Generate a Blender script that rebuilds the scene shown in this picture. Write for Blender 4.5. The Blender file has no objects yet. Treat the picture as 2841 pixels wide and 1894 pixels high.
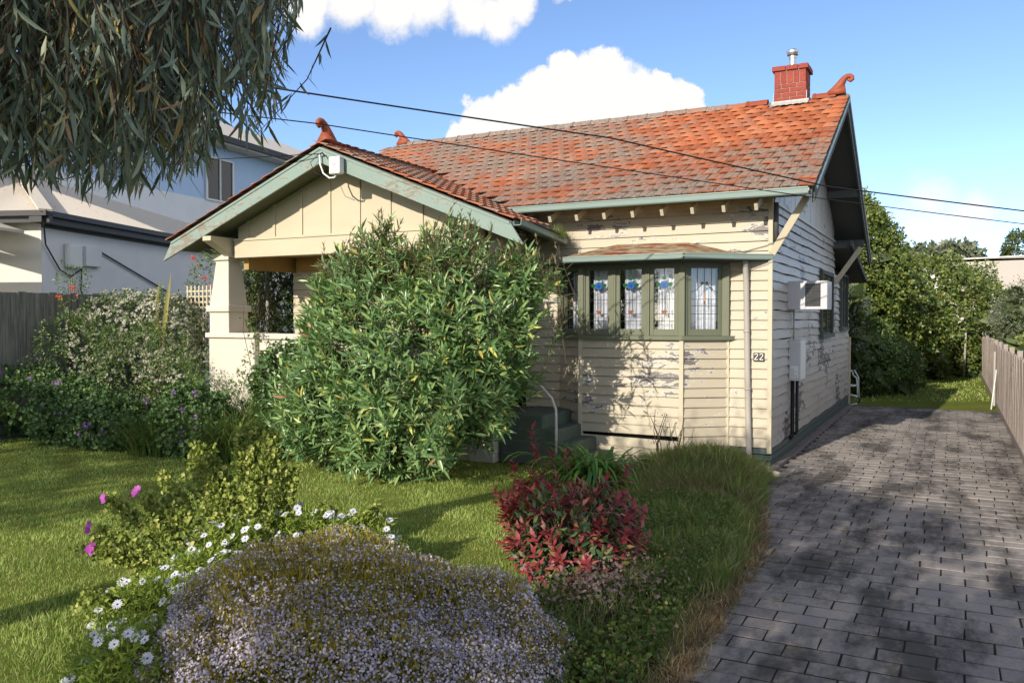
import bpy, math, random
import numpy as np
from mathutils import Vector, Matrix, noise as mnoise

random.seed(11)
rng = np.random.default_rng(11)
PI = math.pi
rad = math.radians
scene = bpy.context.scene
COL = scene.collection

# ------------------------------------------------------------------ camera
CAM = np.array([2.38, -12.757, 2.18])
YAW, PITCH = rad(27.551), rad(1.4446)
cd = bpy.data.cameras.new('camera')
cd.lens, cd.sensor_width, cd.clip_start, cd.clip_end = 29.74, 36.0, 0.05, 3000.0
cam = bpy.data.objects.new('camera', cd)
cam.location = CAM
cam.rotation_euler = (PI / 2 - PITCH, 0, YAW)
COL.objects.link(cam)
scene.camera = cam
FWD = np.array([-math.sin(YAW), math.cos(YAW), 0.0])
RGT = np.array([math.cos(YAW), math.sin(YAW), 0.0])

# ------------------------------------------------------------------ sky, sun, exposure
SUN_EL, SUN_AZ = rad(24.5), rad(8.0)          # light travels towards +Y, slightly to +X
world = bpy.data.worlds.new('World')
scene.world = world
world.use_nodes = True
wn, wl = world.node_tree.nodes, world.node_tree.links
wn.clear()
w_out = wn.new('ShaderNodeOutputWorld')
w_sky = wn.new('ShaderNodeTexSky')
w_sky.sky_type = 'NISHITA'
w_sky.sun_disc = False
w_sky.sun_elevation = SUN_EL
w_sky.sun_rotation = PI + SUN_AZ
w_sky.altitude = 20
w_sky.air_density, w_sky.dust_density, w_sky.ozone_density = 0.6, 0.3, 2.3
w_bg = wn.new('ShaderNodeBackground')
w_bg.inputs['Strength'].default_value = 0.131
wl.new(w_sky.outputs[0], w_bg.inputs['Color'])
w_cl = wn.new('ShaderNodeBackground')
w_cl.inputs['Color'].default_value = (1.0, 0.985, 0.97, 1)
w_cl.inputs['Strength'].default_value = 0.54


def sky_dir(a, b):
    """unit direction: a = tangent to the right of the view yaw, b = tangent above the horizon"""
    v = FWD + RGT * a + np.array([0, 0, b])
    return v / np.linalg.norm(v)


def wnode(t, **kw):
    n = wn.new(t)
    for k, v in kw.items():
        setattr(n, k, v)
    return n


tc = wnode('ShaderNodeTexCoord')
n1 = wnode('ShaderNodeTexNoise')
n1.inputs['Scale'].default_value = 9.0
n1.inputs['Detail'].default_value = 9.0
n1.inputs['Roughness'].default_value = 0.62
wl.new(tc.outputs['Generated'], n1.inputs['Vector'])
n2 = wnode('ShaderNodeTexNoise')
n2.inputs['Scale'].default_value = 42.0
n2.inputs['Detail'].default_value = 6.0
n2.inputs['Roughness'].default_value = 0.6
wl.new(tc.outputs['Generated'], n2.inputs['Vector'])
wsum = wnode('ShaderNodeVectorMath', operation='SUBTRACT')
wl.new(n1.outputs['Color'], wsum.inputs[0])
wsum.inputs[1].default_value = (.5, .5, .5)
wsc = wnode('ShaderNodeVectorMath', operation='SCALE')
wl.new(wsum.outputs[0], wsc.inputs[0])
wsc.inputs['Scale'].default_value = 0.05
wsum2 = wnode('ShaderNodeVectorMath', operation='SUBTRACT')
wl.new(n2.outputs['Color'], wsum2.inputs[0])
wsum2.inputs[1].default_value = (.5, .5, .5)
wsc2 = wnode('ShaderNodeVectorMath', operation='SCALE')
wl.new(wsum2.outputs[0], wsc2.inputs[0])
wsc2.inputs['Scale'].default_value = 0.03
wadd = wnode('ShaderNodeVectorMath', operation='ADD')
wl.new(tc.outputs['Generated'], wadd.inputs[0])
wl.new(wsc.outputs[0], wadd.inputs[1])
wadd2 = wnode('ShaderNodeVectorMath', operation='ADD')
wl.new(wadd.outputs[0], wadd2.inputs[0])
wl.new(wsc2.outputs[0], wadd2.inputs[1])


def cloud_mask(lobes, soft):
    prev = None
    for lo_ in lobes:
        a, b, r = lo_ if len(lo_) == 3 else (None, lo_[:3], lo_[3])
        d = wnode('ShaderNodeVectorMath', operation='DISTANCE')
        wl.new(wadd2.outputs[0], d.inputs[0])
        d.inputs[1].default_value = sky_dir(a, b) if a is not None else b
        m = wnode('ShaderNodeMath', operation='MULTIPLY_ADD')
        wl.new(d.outputs['Value'], m.inputs[0])
        m.inputs[1].default_value = -1.0 / r
        m.inputs[2].default_value = 1.0
        if prev is None:
            prev = m
        else:
            x = wnode('ShaderNodeMath', operation='MAXIMUM')
            wl.new(prev.outputs[0], x.inputs[0])
            wl.new(m.outputs[0], x.inputs[1])
            prev = x
    mr = wnode('ShaderNodeMapRange')
    mr.interpolation_type = 'SMOOTHSTEP'
    wl.new(prev.outputs[0], mr.inputs['Value'])
    mr.inputs['From Min'].default_value = 0.0
    mr.inputs['From Max'].default_value = soft
    return mr


# tangents (right of view yaw, above horizon, angular radius)
CUM = [(.0587, .288, .026), (.11, .287, .029), (.085, .265, .045), (.03, .262, .032), (.0, .245, .032), (-.035, .235, .028),
       (.167, .268, .026), (.14, .255, .042), (.195, .25, .028), (.21, .235, .022), (.1, .215, .08), (.02, .21, .06), (.16, .21, .06),
       (-.05, .215, .028)]
TOP = [(-.235, .362, .036), (-.19, .378, .042), (-.14, .366, .036), (-.10, .372, .038), (-.055, .362, .033),
       (-.022, .356, .032), (-.0, .376, .03), (-.2, .47, .11), (-.06, .46, .10), (.06, .392, .02)]
SMALL = [(.492, .142, .034), (.475, .112, .034), (.505, .108, .04), (.53, .118, .034), (.545, .13, .026)]
AWAY = [(1.5, .3, .16), (1.75, .27, .12), (-1.6, .3, .2), (-1.9, .35, .15), (.7, .62, .15), (.9, .6, .12), (-.9, .75, .16)]
# unseen clouds added round the rest of the sky as white fill light
FILL_CLOUDS = []
_r = random.Random(77)
for _k in range(22):
    _a = YAW + PI / 2 + _r.uniform(1.15, 2 * PI - 1.15)
    _e = _r.uniform(.12, .8)
    for _q in range(3):
        FILL_CLOUDS.append((math.cos(_a + _q * .13) * math.cos(_e), math.sin(_a + _q * .13) * math.cos(_e), math.sin(_e + _r.uniform(-.05, .05)), _r.uniform(.10, .19)))
m1 = cloud_mask(CUM + AWAY + FILL_CLOUDS, .22)
m2 = cloud_mask(TOP, .5)
m3 = cloud_mask(SMALL, 1.05)
mx = wnode('ShaderNodeMath', operation='MAXIMUM')
wl.new(m1.outputs[0], mx.inputs[0])
wl.new(m2.outputs[0], mx.inputs[1])
mx2 = wnode('ShaderNodeMath', operation='MAXIMUM')
wl.new(mx.outputs[0], mx2.inputs[0])
wl.new(m3.outputs[0], mx2.inputs[1])
wmix = wnode('ShaderNodeMixShader')
wl.new(mx2.outputs[0], wmix.inputs['Fac'])
wl.new(w_bg.outputs[0], wmix.inputs[1])
wl.new(w_cl.outputs[0], wmix.inputs[2])
wl.new(wmix.outputs[0], w_out.inputs['Surface'])

sd = bpy.data.lights.new('sun', 'SUN')
sd.energy, sd.angle, sd.color = 3.05, rad(0.53), (1.0, 0.92, 0.79)
sun = bpy.data.objects.new('sun', sd)
LIGHT = Vector((math.sin(SUN_AZ) * math.cos(SUN_EL), math.cos(SUN_AZ) * math.cos(SUN_EL), -math.sin(SUN_EL)))
sun.rotation_euler = LIGHT.to_track_quat('-Z', 'Y').to_euler()
sun.location = (0, -30, 30)
COL.objects.link(sun)

vs = scene.view_settings
vs.view_transform, vs.look, vs.gamma, vs.use_curve_mapping = 'Standard', 'None', 1.0, False
vs.exposure = 0.92
scene.cycles.max_bounces = 6
scene.cycles.transparent_max_bounces = 10
scene.cycles.use_adaptive_sampling = True
scene.cycles.use_denoising = True

# ------------------------------------------------------------------ object helpers
def lin(r, g, b):
    f = lambda c: (c / 255) / 12.92 if c <= 10 else ((c / 255 + .055) / 1.055) ** 2.4
    return (f(r), f(g), f(b), 1.0)


def tag(o, label=None, cat=None, group=None, kind=None):
    if label: o['label'] = label
    if cat: o['category'] = cat
    if group: o['group'] = group
    if kind: o['kind'] = kind
    return o


def link(o, parent=None):
    COL.objects.link(o)
    if parent is not None:
        o.parent = parent
        if parent.type == 'EMPTY':
            o.matrix_parent_inverse = Matrix.Translation(-parent.location)
    return o


def thing(name, label, cat, loc=(0, 0, 0), group=None):
    o = bpy.data.objects.new(name, None)
    o.empty_display_size = .2
    o.location = loc
    COL.objects.link(o)
    return tag(o, label, cat, group)


def sub(name, parent):
    """an Empty that stands for a part made only of sub-parts"""
    o = bpy.data.objects.new(name, None)
    o.empty_display_size = .1
    COL.objects.link(o)
    o.parent = parent
    if parent.type == 'EMPTY':
        o.matrix_parent_inverse = Matrix.Translation(-parent.location)
    return o


def np_mesh(name, V, F, mat=None, smooth=False):
    V = np.asarray(V, dtype=np.float32).reshape(-1, 3)
    F = np.asarray(F, dtype=np.int32)
    k = F.shape[1]
    me = bpy.data.meshes.new(name)
    me.vertices.add(len(V))
    me.vertices.foreach_set('co', V.ravel())
    me.loops.add(F.size)
    me.loops.foreach_set('vertex_index', F.ravel())
    me.polygons.add(len(F))
    me.polygons.foreach_set('loop_start', np.arange(0, F.size, k, dtype=np.int32))
    if smooth:
        me.polygons.foreach_set('use_smooth', np.ones(len(F), dtype=bool))
    me.update(calc_edges=True)
    me.validate()
    if mat is not None:
        me.materials.append(mat)
    return me


def np_obj(name, V, F, mat, parent=None, smooth=False, kind=None):
    o = bpy.data.objects.new(name, np_mesh(name, V, F, mat, smooth))
    link(o, parent)
    if kind: o['kind'] = kind
    return o


def inst(name, mesh, M, parent):
    o = bpy.data.objects.new(name, mesh)
    link(o, parent)
    o.matrix_basis = M
    return o


class MB:
    """collects shapes, builds ONE mesh object"""
    def __init__(self):
        self.v, self.f = [], []

    def add(self, V, F):
        n = len(self.v)
        self.v += [tuple(p) for p in V]
        self.f += [tuple(i + n for i in q) for q in F]
        return self

    def box(self, x0, x1, y0, y1, z0, z1, M=None):
        V = [Vector((x, y, z)) for z in (z0, z1) for y in (y0, y1) for x in (x0, x1)]
        if M is not None:
            V = [M @ p for p in V]
        return self.add(V, [(0, 2, 3, 1), (4, 5, 7, 6), (0, 1, 5, 4), (2, 6, 7, 3), (0, 4, 6, 2), (1, 3, 7, 5)])

    def prism(self, pts, vec):
        n = len(pts)
        a = [Vector(p) for p in pts]
        vec = Vector(vec)
        b = [p + vec for p in a]
        nrm = Vector((0, 0, 0))
        for i in range(n):
            nrm += a[i].cross(a[(i + 1) % n])
        q = [(i, (i + 1) % n, n + (i + 1) % n, n + i) for i in range(n)]
        F = [tuple(range(n))[::-1], tuple(range(n, 2 * n))] + q
        if nrm.dot(vec) < 0:
            F = [t[::-1] for t in F]
        return self.add(a + b, F)

    def bar(self, p, q, w, h, up=(0, 0, 1)):
        """rectangular bar from p to q, w across, h along up"""
        p, q = Vector(p), Vector(q)
        d = (q - p).normalized()
        u = Vector(up)
        s = d.cross(u)
        if s.length < 1e-4:
            s = d.cross(Vector((1, 0, 0)))
        s.normalize()
        u = s.cross(d).normalized()
        pts = [p + s * w / 2 + u * h / 2, p - s * w / 2 + u * h / 2, p - s * w / 2 - u * h / 2, p + s * w / 2 - u * h / 2]
        return self.prism(pts, q - p)

    def tube(self, path, r, n=8, cap=True):
        P = [Vector(p) for p in path]
        R = [r] * len(P) if isinstance(r, (int, float)) else list(r)
        V, F = [], []
        ref = None
        for i, p in enumerate(P):
            t = (P[min(i + 1, len(P) - 1)] - P[max(i - 1, 0)])
            if t.length < 1e-9: t = Vector((0, 0, 1))
            t.normalize()
            if ref is None:
                ref = t.cross(Vector((0, 0, 1)))
                if ref.length < 1e-3: ref = t.cross(Vector((0, 1, 0)))
            s = (ref - t * ref.dot(t))
            if s.length < 1e-6: s = t.orthogonal()
            s.normalize()
            ref = s
            u = t.cross(s)
            for k in range(n):
                a = 2 * PI * k / n
                V.append(p + (s * math.cos(a) + u * math.sin(a)) * R[i])
        for i in range(len(P) - 1):
            for k in range(n):
                F.append((i * n + k, i * n + (k + 1) % n, (i + 1) * n + (k + 1) % n, (i + 1) * n + k))
        if cap:
            F.append(tuple(range(n))[::-1])
            F.append(tuple((len(P) - 1) * n + k for k in range(n)))
        return self.add(V, F)

    def lathe(self, prof, c, n=16):
        V, F = [], []
        c = Vector(c)
        for r, z in prof:
            for k in range(n):
                a = 2 * PI * k / n
                V.append(c + Vector((r * math.cos(a), r * math.sin(a), z)))
        for i in range(len(prof) - 1):
            for k in range(n):
                F.append((i * n + k, i * n + (k + 1) % n, (i + 1) * n + (k + 1) % n, (i + 1) * n + k))
        F.append(tuple(range(n))[::-1])
        F.append(tuple((len(prof) - 1) * n + k for k in range(n)))
        return self.add(V, F)

    def mesh(self, name, mat, smooth=False):
        me = bpy.data.meshes.new(name)
        me.from_pydata(self.v, [], self.f)
        me.materials.append(mat)
        if smooth:
            for p in me.polygons: p.use_smooth = True
        me.update()
        return me

    def build(self, name, mat, parent=None, smooth=False, bevel=0, kind=None):
        o = bpy.data.objects.new(name, self.mesh(name, mat, smooth))
        link(o, parent)
        if bevel:
            m = o.modifiers.new('bevel', 'BEVEL')
            m.width, m.segments, m.limit_method = bevel, 2, 'ANGLE'
        if kind: o['kind'] = kind
        return o


def nz(x, y=0., z=0.):
    return mnoise.noise(Vector((x, y, z)))


# ------------------------------------------------------------------ material helpers
class Mat:
    def __init__(self, name, rough=.6, spec=.3, metal=0.0):
        self.m = bpy.data.materials.new(name)
        self.m.use_nodes = True
        self.t = self.m.node_tree
        self.n, self.l = self.t.nodes, self.t.links
        self.b = self.n['Principled BSDF']
        self.b.inputs['Roughness'].default_value = rough
        self.b.inputs['Specular IOR Level'].default_value = spec
        self.b.inputs['Metallic'].default_value = metal
        self.out = self.n['Material Output']

    def node(self, t, **kw):
        x = self.n.new(t)
        for k, v in kw.items(): setattr(x, k, v)
        return x

    def put(self, val, sock):
        if hasattr(val, 'is_linked') or isinstance(val, bpy.types.NodeSocket):
            self.l.new(val, sock)
        else:
            sock.default_value = val

    def pos(self, sx=1, sy=1, sz=1, obj=False):
        if obj:
            g = self.node('ShaderNodeTexCoord').outputs['Object']
        else:
            g = self.node('ShaderNodeNewGeometry').outputs['Position']
        mp = self.node('ShaderNodeMapping')
        self.l.new(g, mp.inputs['Vector'])
        mp.inputs['Scale'].default_value = (sx, sy, sz)
        return mp.outputs[0]

    def noise(self, vec, scale, detail=4, rough=.55, dist=0):
        x = self.node('ShaderNodeTexNoise')
        self.l.new(vec, x.inputs['Vector'])
        x.inputs['Scale'].default_value = scale
        x.inputs['Detail'].default_value = detail
        x.inputs['Roughness'].default_value = rough
        x.inputs['Distortion'].default_value = dist
        return x.outputs['Fac']

    def ramp(self, fac, stops, interp='LINEAR'):
        x = self.node('ShaderNodeValToRGB')
        x.color_ramp.interpolation = interp
        e = x.color_ramp.elements
        while len(e) < len(stops): e.new(.5)
        for i, (p, c) in enumerate(stops):
            e[i].position = p
            e[i].color = c if len(c) == 4 else (*c, 1)
        self.l.new(fac, x.inputs[0])
        return x.outputs[0]

    def step(self, fac, lo, hi):
        x = self.node('ShaderNodeMapRange')
        x.interpolation_type = 'SMOOTHSTEP'
        self.l.new(fac, x.inputs['Value'])
        x.inputs['From Min'].default_value = lo
        x.inputs['From Max'].default_value = hi
        return x.outputs[0]

    def math(self, op, a, b=0.0, c=None):
        x = self.node('ShaderNodeMath', operation=op)
        self.put(a, x.inputs[0])
        self.put(b, x.inputs[1])
        if c is not None: self.put(c, x.inputs[2])
        return x.outputs[0]

    def mix(self, fac, a, b, mode='MIX'):
        x = self.node('ShaderNodeMix', data_type='RGBA', blend_type=mode)
        self.put(fac, x.inputs[0])
        self.put(a, x.inputs[6])
        self.put(b, x.inputs[7])
        return x.outputs[2]

    def color(self, c):
        self.put(c, self.b.inputs['Base Color'])
        return self

    def bump(self, h, strength=.4, dist=.01):
        x = self.node('ShaderNodeBump')
        x.inputs['Strength'].default_value = strength
        x.inputs['Distance'].default_value = dist
        self.l.new(h, x.inputs['Height'])
        self.l.new(x.outputs[0], self.b.inputs['Normal'])
        return self

    def rnd(self):
        """0..1, differs for every loose piece and every object"""
        g = self.node('ShaderNodeNewGeometry').outputs['Random Per Island']
        o = self.node('ShaderNodeObjectInfo').outputs['Random']
        return self.math('FRACT', self.math('ADD', g, o))


def leaf_mat(name, stops, trans=.3, rough=.45, spec=.35, patch=None, tcol=None, gain=1.0):
    """leaf colours picked leaf by leaf; part of the light passes through"""
    M = Mat(name, rough, spec)
    c = M.ramp(M.rnd(), [(p, tuple(min(.85, x * gain) for x in q[:3]) + (1,)) for p, q in stops])
    if patch:
        sc, amt = patch
        c = M.mix(amt, c, M.ramp(M.noise(M.pos(), sc, 3), [(.3, (.5, .52, .45)), (.55, (1.05, 1.05, 1.0)), (.75, (1.55, 1.4, 1.5))]), 'MULTIPLY')
    M.color(c)
    tr = M.node('ShaderNodeBsdfTranslucent')
    M.put(M.mix(.6, c, tcol or (.30, .42, .06, 1)), tr.inputs['Color'])
    mx_ = M.node('ShaderNodeMixShader')
    mx_.inputs[0].default_value = trans
    M.l.new(M.b.outputs[0], mx_.inputs[1])
    M.l.new(tr.outputs[0], mx_.inputs[2])
    M.l.new(mx_.outputs[0], M.out.inputs['Surface'])
    return M.m


def paint(name, col, under, amt=.5, primer=(.62, .60, .57, 1), rough=.5, sx=1.7, sz=6.5, dirt=.35, cracks=False, sy=1.7, edge=False):
    """old oil paint: flakes off along the grain, shows primer then weathered wood"""
    M = Mat(name, rough, .3)
    a = M.noise(M.pos(sx, sy, sz), 1.6, 10, .74, .7)
    b = M.noise(M.pos(.55, .55, .9), 1.1, 3)
    pk = M.math('ADD', M.math('MULTIPLY', a, .66), M.math('MULTIPLY', b, .66))
    if edge:                      # flakes start at the lower edge of each lap board
        sp = M.node('ShaderNodeSeparateXYZ')
        M.l.new(M.node('ShaderNodeNewGeometry').outputs['Position'], sp.inputs[0])
        fr = M.math('FRACT', M.math('MULTIPLY', M.math('SUBTRACT', sp.outputs[2], .30), 1 / .145))
        pk = M.math('ADD', pk, M.math('MULTIPLY', M.math('POWER', M.math('SUBTRACT', 1.0, fr), 3.0), .03))
    t = .895 - .24 * amt
    flake = M.step(pk, t, t + .012)
    halo = M.step(pk, t - .016, t - .004)
    d = M.noise(M.pos(.7, .7, 1.8), 2.2, 5)
    base = M.mix(M.math('MULTIPLY', d, dirt), col, tuple(x * .62 for x in col[:3]) + (1,))
    wood = M.ramp(M.noise(M.pos(2, 2, 60), 3, 4), [(.3, tuple(x * .6 for x in under[:3]) + (1,)), (.7, under)])
    c = M.mix(halo, base, primer)
    c = M.mix(flake, c, wood)
    h = M.math('SUBTRACT', 1.0, M.math('MULTIPLY', flake, .8))
    if cracks:
        w = M.node('ShaderNodeTexVoronoi', feature='DISTANCE_TO_EDGE')
        M.l.new(M.pos(4, 2.2, 1.3), w.inputs['Vector'])
        w.inputs['Scale'].default_value = 1.6
        cr = M.math('MULTIPLY', M.math('SUBTRACT', 1.0, M.step(w.outputs['Distance'], .004, .02)), M.step(M.noise(M.pos(), 1.3, 3), .5, .6))
        c = M.mix(cr, c, (.10, .095, .09, 1))
        h = M.math('SUBTRACT', h, cr)
    M.color(c)
    M.bump(M.math('ADD', h, M.math('MULTIPLY', M.noise(M.pos(3, 3, 25), 4, 3), .25)), .5, .004)
    return M.m


def plain(name, col, rough=.6, spec=.3, metal=0, var=.25, scale=6, bump=.15, bscale=40):
    M = Mat(name, rough, spec, metal)
    n = M.noise(M.pos(), scale, 5)
    M.color(M.mix(M.math('MULTIPLY', n, var * 2), col, tuple(x * .5 for x in col[:3]) + (1,)))
    if bump: M.bump(M.noise(M.pos(), bscale, 4), bump, .004)
    return M.m
# ------------------------------------------------------------------ materials
CREAM = paint('cream_paint', (.475, .412, .305, 1), (.19, .165, .15, 1), .57, edge=True)
CREAM2 = paint('cream_paint_sound', (.56, .49, .35, 1), (.30, .27, .22, 1), .05, dirt=.5)
CREAM_SHADED = paint('shaded_side_cream', (.44, .415, .38, 1), (.15, .135, .125, 1), .66, edge=True, dirt=.5, cracks=True, rough=.4)  # same cream greyed as it looks in shade, with more peel and cracks
RENDER = paint('cream_masonry', (.60, .55, .46, 1), (.45, .42, .36, 1), -.1, rough=.75, sx=2, sz=2)
GREEN = paint('green_barge_paint', (.235, .31, .27, 1), (.27, .25, .19, 1), .72, primer=(.33, .34, .29, 1), sx=2.2, sz=7)
SAGE = plain('sage_window_paint', (.15, .16, .105, 1), .45, .35, var=.2)
PLINTH = plain('plinth_green', (.085, .115, .105, 1), .6, .3)
GUTTER = plain('gutter_green', (.22, .29, .26, 1), .4, .4, var=.15)
SOFFIT = plain('soffit_olive', (.16, .17, .105, 1), .7, .2, var=.35)
DARKEAVE = plain('dark_eave', (.10, .105, .10, 1), .75, .2)
OCHRE = plain('ochre_timber', (.42, .27, .10, 1), .6, .2)
STEPG = plain('step_green', (.115, .145, .115, 1), .6, .3, var=.4, scale=9)
GREYPIPE = plain('grey_pipe', (.40, .37, .33, 1), .5, .3, var=.15)
WHITEP = plain('white_paint', (.72, .72, .70, 1), .45, .4, var=.12)
RUSTW = plain('white_rusty_rail', (.66, .63, .58, 1), .5, .3, var=.35, scale=20)
BLACKP = plain('black_plastic', (.012, .012, .013, 1), .5, .3, var=.1)
ALU = plain('flue_metal', (.62, .63, .64, 1), .3, .5, .9, var=.15)
GREYBOX = plain('grey_box', (.50, .50, .52, 1), .4, .35, var=.08)
DARKM = plain('dark_metal', (.03, .03, .032, 1), .5, .4)
DARKIN = plain('dark_interior', (.006, .006, .006, 1), .9, .1, bump=0)  # near-black colour in place of shade in gaps and openings
CURTAIN = plain('white_curtain', (.80, .80, .82, 1), .8, .1, var=.06)
BROWNP = plain('brown_plaque', (.07, .05, .04, 1), .5, .3)
CABLE = plain('cable_black', (.012, .012, .016, 1), .55, .3, bump=0)
FENCEG = Mat('grey_paling', .85, .1)
_p = FENCEG.pos(22, 22, 1.2)
_c = FENCEG.ramp(FENCEG.noise(_p, 1.6, 5, .65), [(.25, lin(96, 86, 80)), (.5, lin(150, 138, 130)), (.8, lin(178, 168, 162))])
_c = FENCEG.mix(.35, _c, FENCEG.ramp(FENCEG.rnd(), [(0, lin(110, 98, 92)), (1, lin(190, 180, 172))]), 'MIX')
FENCEG.color(_c).bump(FENCEG.noise(_p, 2.5, 4), .5, .006)
FENCEG = FENCEG.m
FENCED = Mat('dark_paling', .85, .1)
_p = FENCED.pos(18, 18, 1.0)
FENCED.color(FENCED.ramp(FENCED.noise(_p, 1.6, 5, .65), [(.3, lin(85, 86, 82)), (.6, lin(130, 130, 124)), (.8, lin(155, 155, 146))]))
FENCED.bump(FENCED.noise(_p, 2.5, 4), .4, .006)
FENCED = FENCED.m


def tile_mat(name, dark=0.0):
    M = Mat(name, .78, .2)
    r = M.rnd()
    clay = M.ramp(r, [(0, (.30, .095, .045, 1)), (.45, (.41, .13, .058, 1)), (.8, (.48, .18, .085, 1)), (1, (.33, .135, .08, 1))])
    # lichen and soot: patchy, thinner below the chimney where run-off keeps the clay clean
    g = M.node('ShaderNodeNewGeometry').outputs['Position']
    dd = M.node('ShaderNodeVectorMath', operation='DISTANCE')
    M.l.new(M.pos(.8, 1.0, 1.0), dd.inputs[0])
    dd.inputs[1].default_value = (-.75, 2.5, 5.55)
    clean = M.math('SUBTRACT', 1.0, M.step(dd.outputs['Value'], .5, 2.1))
    big = M.noise(M.pos(), .8, 4, .6)
    fine = M.noise(M.pos(), 13, 6, .7)
    mid = M.noise(M.pos(), 3.0, 4, .6)
    k = M.math('ADD', M.math('MULTIPLY', big, .55), M.math('ADD', M.math('MULTIPLY', fine, .42), M.math('MULTIPLY', mid, .34)))
    k = M.math('ADD', k, M.math('MULTIPLY', r, .13))
    k = M.math('SUBTRACT', k, M.math('MULTIPLY', clean, .24))
    sx_ = M.node('ShaderNodeSeparateXYZ')
    M.l.new(g, sx_.inputs[0])
    k = M.math('ADD', k, M.math('MULTIPLY', M.step(M.math('MULTIPLY', sx_.outputs[0], -1.0), 1.0, 7.0), .025))
    mask = M.math('MULTIPLY', M.step(k, .555 - dark, .80 - dark), .95)
    moss = M.ramp(M.noise(M.pos(), 30, 4), [(.3, (.13, .10, .078, 1)), (.55, (.25, .20, .165, 1)), (.8, (.44, .39, .33, 1))])
    M.color(M.mix(mask, clay, moss))
    M.bump(M.noise(M.pos(), 45, 5), .45, .006)
    return M.m


CLAY = tile_mat('clay_edge', -.06)
TILE = tile_mat('terracotta_tile')
TILEP = tile_mat('terracotta_porch_tile', -.06)
RIDGE = tile_mat('ridge_cap', .10)
FINIAL = plain('finial_terracotta', (.34, .085, .04, 1), .6, .3, var=.35, scale=12)
BRICK = Mat('painted_brick', .75, .2)
BRICK.color(BRICK.mix(.5, BRICK.ramp(BRICK.rnd(), [(0, (.23, .045, .032, 1)), (1, (.32, .07, .05, 1))]),
                      BRICK.ramp(BRICK.noise(BRICK.pos(), 25, 5), [(.3, (.18, .04, .03, 1)), (.75, (.35, .085, .06, 1))])))
BRICK.bump(BRICK.noise(BRICK.pos(), 60, 4), .4, .005)
BRICK = BRICK.m
MORTAR = plain('mortar', (.50, .40, .35, 1), .9, .1)
LEAD = plain('lead_flashing', (.55, .53, .50, 1), .6, .3, var=.5, scale=14)
RUSTROOF = Mat('rusty_bay_roof', .8, .15)
_n = RUSTROOF.noise(RUSTROOF.pos(1.1, 3, 5), 2.6, 7, .65)
_b = RUSTROOF.noise(RUSTROOF.pos(), 7, 5)
RUSTROOF.color(RUSTROOF.mix(RUSTROOF.step(_n, .50, .58), RUSTROOF.ramp(_b, [(.3, (.20, .155, .095, 1)), (.7, (.36, .29, .19, 1))]),
                            RUSTROOF.ramp(_b, [(.3, (.15, .035, .018, 1)), (.7, (.26, .075, .035, 1))])))
RUSTROOF.bump(_b, .3, .005)
RUSTROOF = RUSTROOF.m

# concrete pavers with tyre stains, mould and pale wear
PAVER = Mat('concrete_paver', .85, .15)
_fine = PAVER.noise(PAVER.pos(), 55, 5, .7)
_base = PAVER.ramp(_fine, [(.3, (.15, .13, .118, 1)), (.55, (.27, .238, .212, 1)), (.8, (.42, .375, .335, 1))])
_base = PAVER.mix(.55, _base, PAVER.ramp(PAVER.rnd(), [(0, (.20, .178, .165, 1)), (.5, (.29, .258, .235, 1)), (1, (.38, .33, .285, 1))]))
_st = PAVER.math('ADD', PAVER.math('MULTIPLY', PAVER.noise(PAVER.pos(1.5, .45, 1), 1.15, 5, .6), .8),
                 PAVER.math('MULTIPLY', PAVER.noise(PAVER.pos(1, .6, 1), 9, 6, .75), .35))
_stain = PAVER.step(_st, .50, .70)
PAVER.color(PAVER.mix(PAVER.math('MULTIPLY', _stain, .82), _base, (.042, .038, .034, 1)))
PAVER.bump(_fine, .55, .006)
PAVER = PAVER.m
JOINT = plain('joint_soil', (.05, .043, .036, 1), .95, .05, var=.4, scale=20)
CONCRETE = plain('old_concrete', (.24, .21, .19, 1), .9, .1, var=.4, scale=8, bump=.4)
SOIL = plain('garden_soil', (.05, .036, .024, 1), .95, .05, var=.5, scale=10, bump=.6)
EARTH = plain('ground_earth', (.075, .07, .04, 1), .95, .05, var=.4, scale=.6)
TURF = Mat('turf_base', .95, .05)
TURF.color(TURF.mix(.5, TURF.ramp(TURF.noise(TURF.pos(), 1.1, 4), [(.3, (.12, .15, .025, 1)), (.7, (.22, .22, .05, 1))]),
                    TURF.ramp(TURF.noise(TURF.pos(), 60, 5), [(.3, (.06, .09, .012, 1)), (.75, (.18, .21, .04, 1))])))
TURF.bump(TURF.noise(TURF.pos(), 90, 4), .8, .02)
TURF = TURF.m
GRASS = leaf_mat('lawn_grass', [(0, (.165, .25, .05, 1)), (.5, (.255, .345, .085, 1)), (.85, (.33, .39, .13, 1)), (1, (.50, .44, .24, 1))], .3, .6, .15, (1.2, .75), gain=1.38)
LONGG = leaf_mat('long_grass', [(0, (.045, .085, .018, 1)), (.35, (.085, .13, .028, 1)), (.65, (.13, .165, .04, 1)), (.88, (.22, .215, .09, 1)), (1, (.38, .33, .20, 1))], .3, .55, .2, (2.2, .6), gain=1.6)
STRAW = leaf_mat('dry_grass', [(0, (.10, .05, .028, 1)), (.4, (.19, .115, .065, 1)), (.75, (.30, .215, .135, 1)), (.9, (.42, .34, .24, 1)), (1, (.12, .13, .04, 1))], .2, .7, .1, gain=1.15)
OLE = leaf_mat('oleander_leaf', [(0, (.04, .08, .03, 1)), (.4, (.075, .135, .05, 1)), (.75, (.125, .19, .07, 1)), (.94, (.20, .26, .095, 1)), (.985, (.32, .29, .06, 1)), (1, (.17, .09, .055, 1))], .22, .32, .55, gain=1.95)
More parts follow.
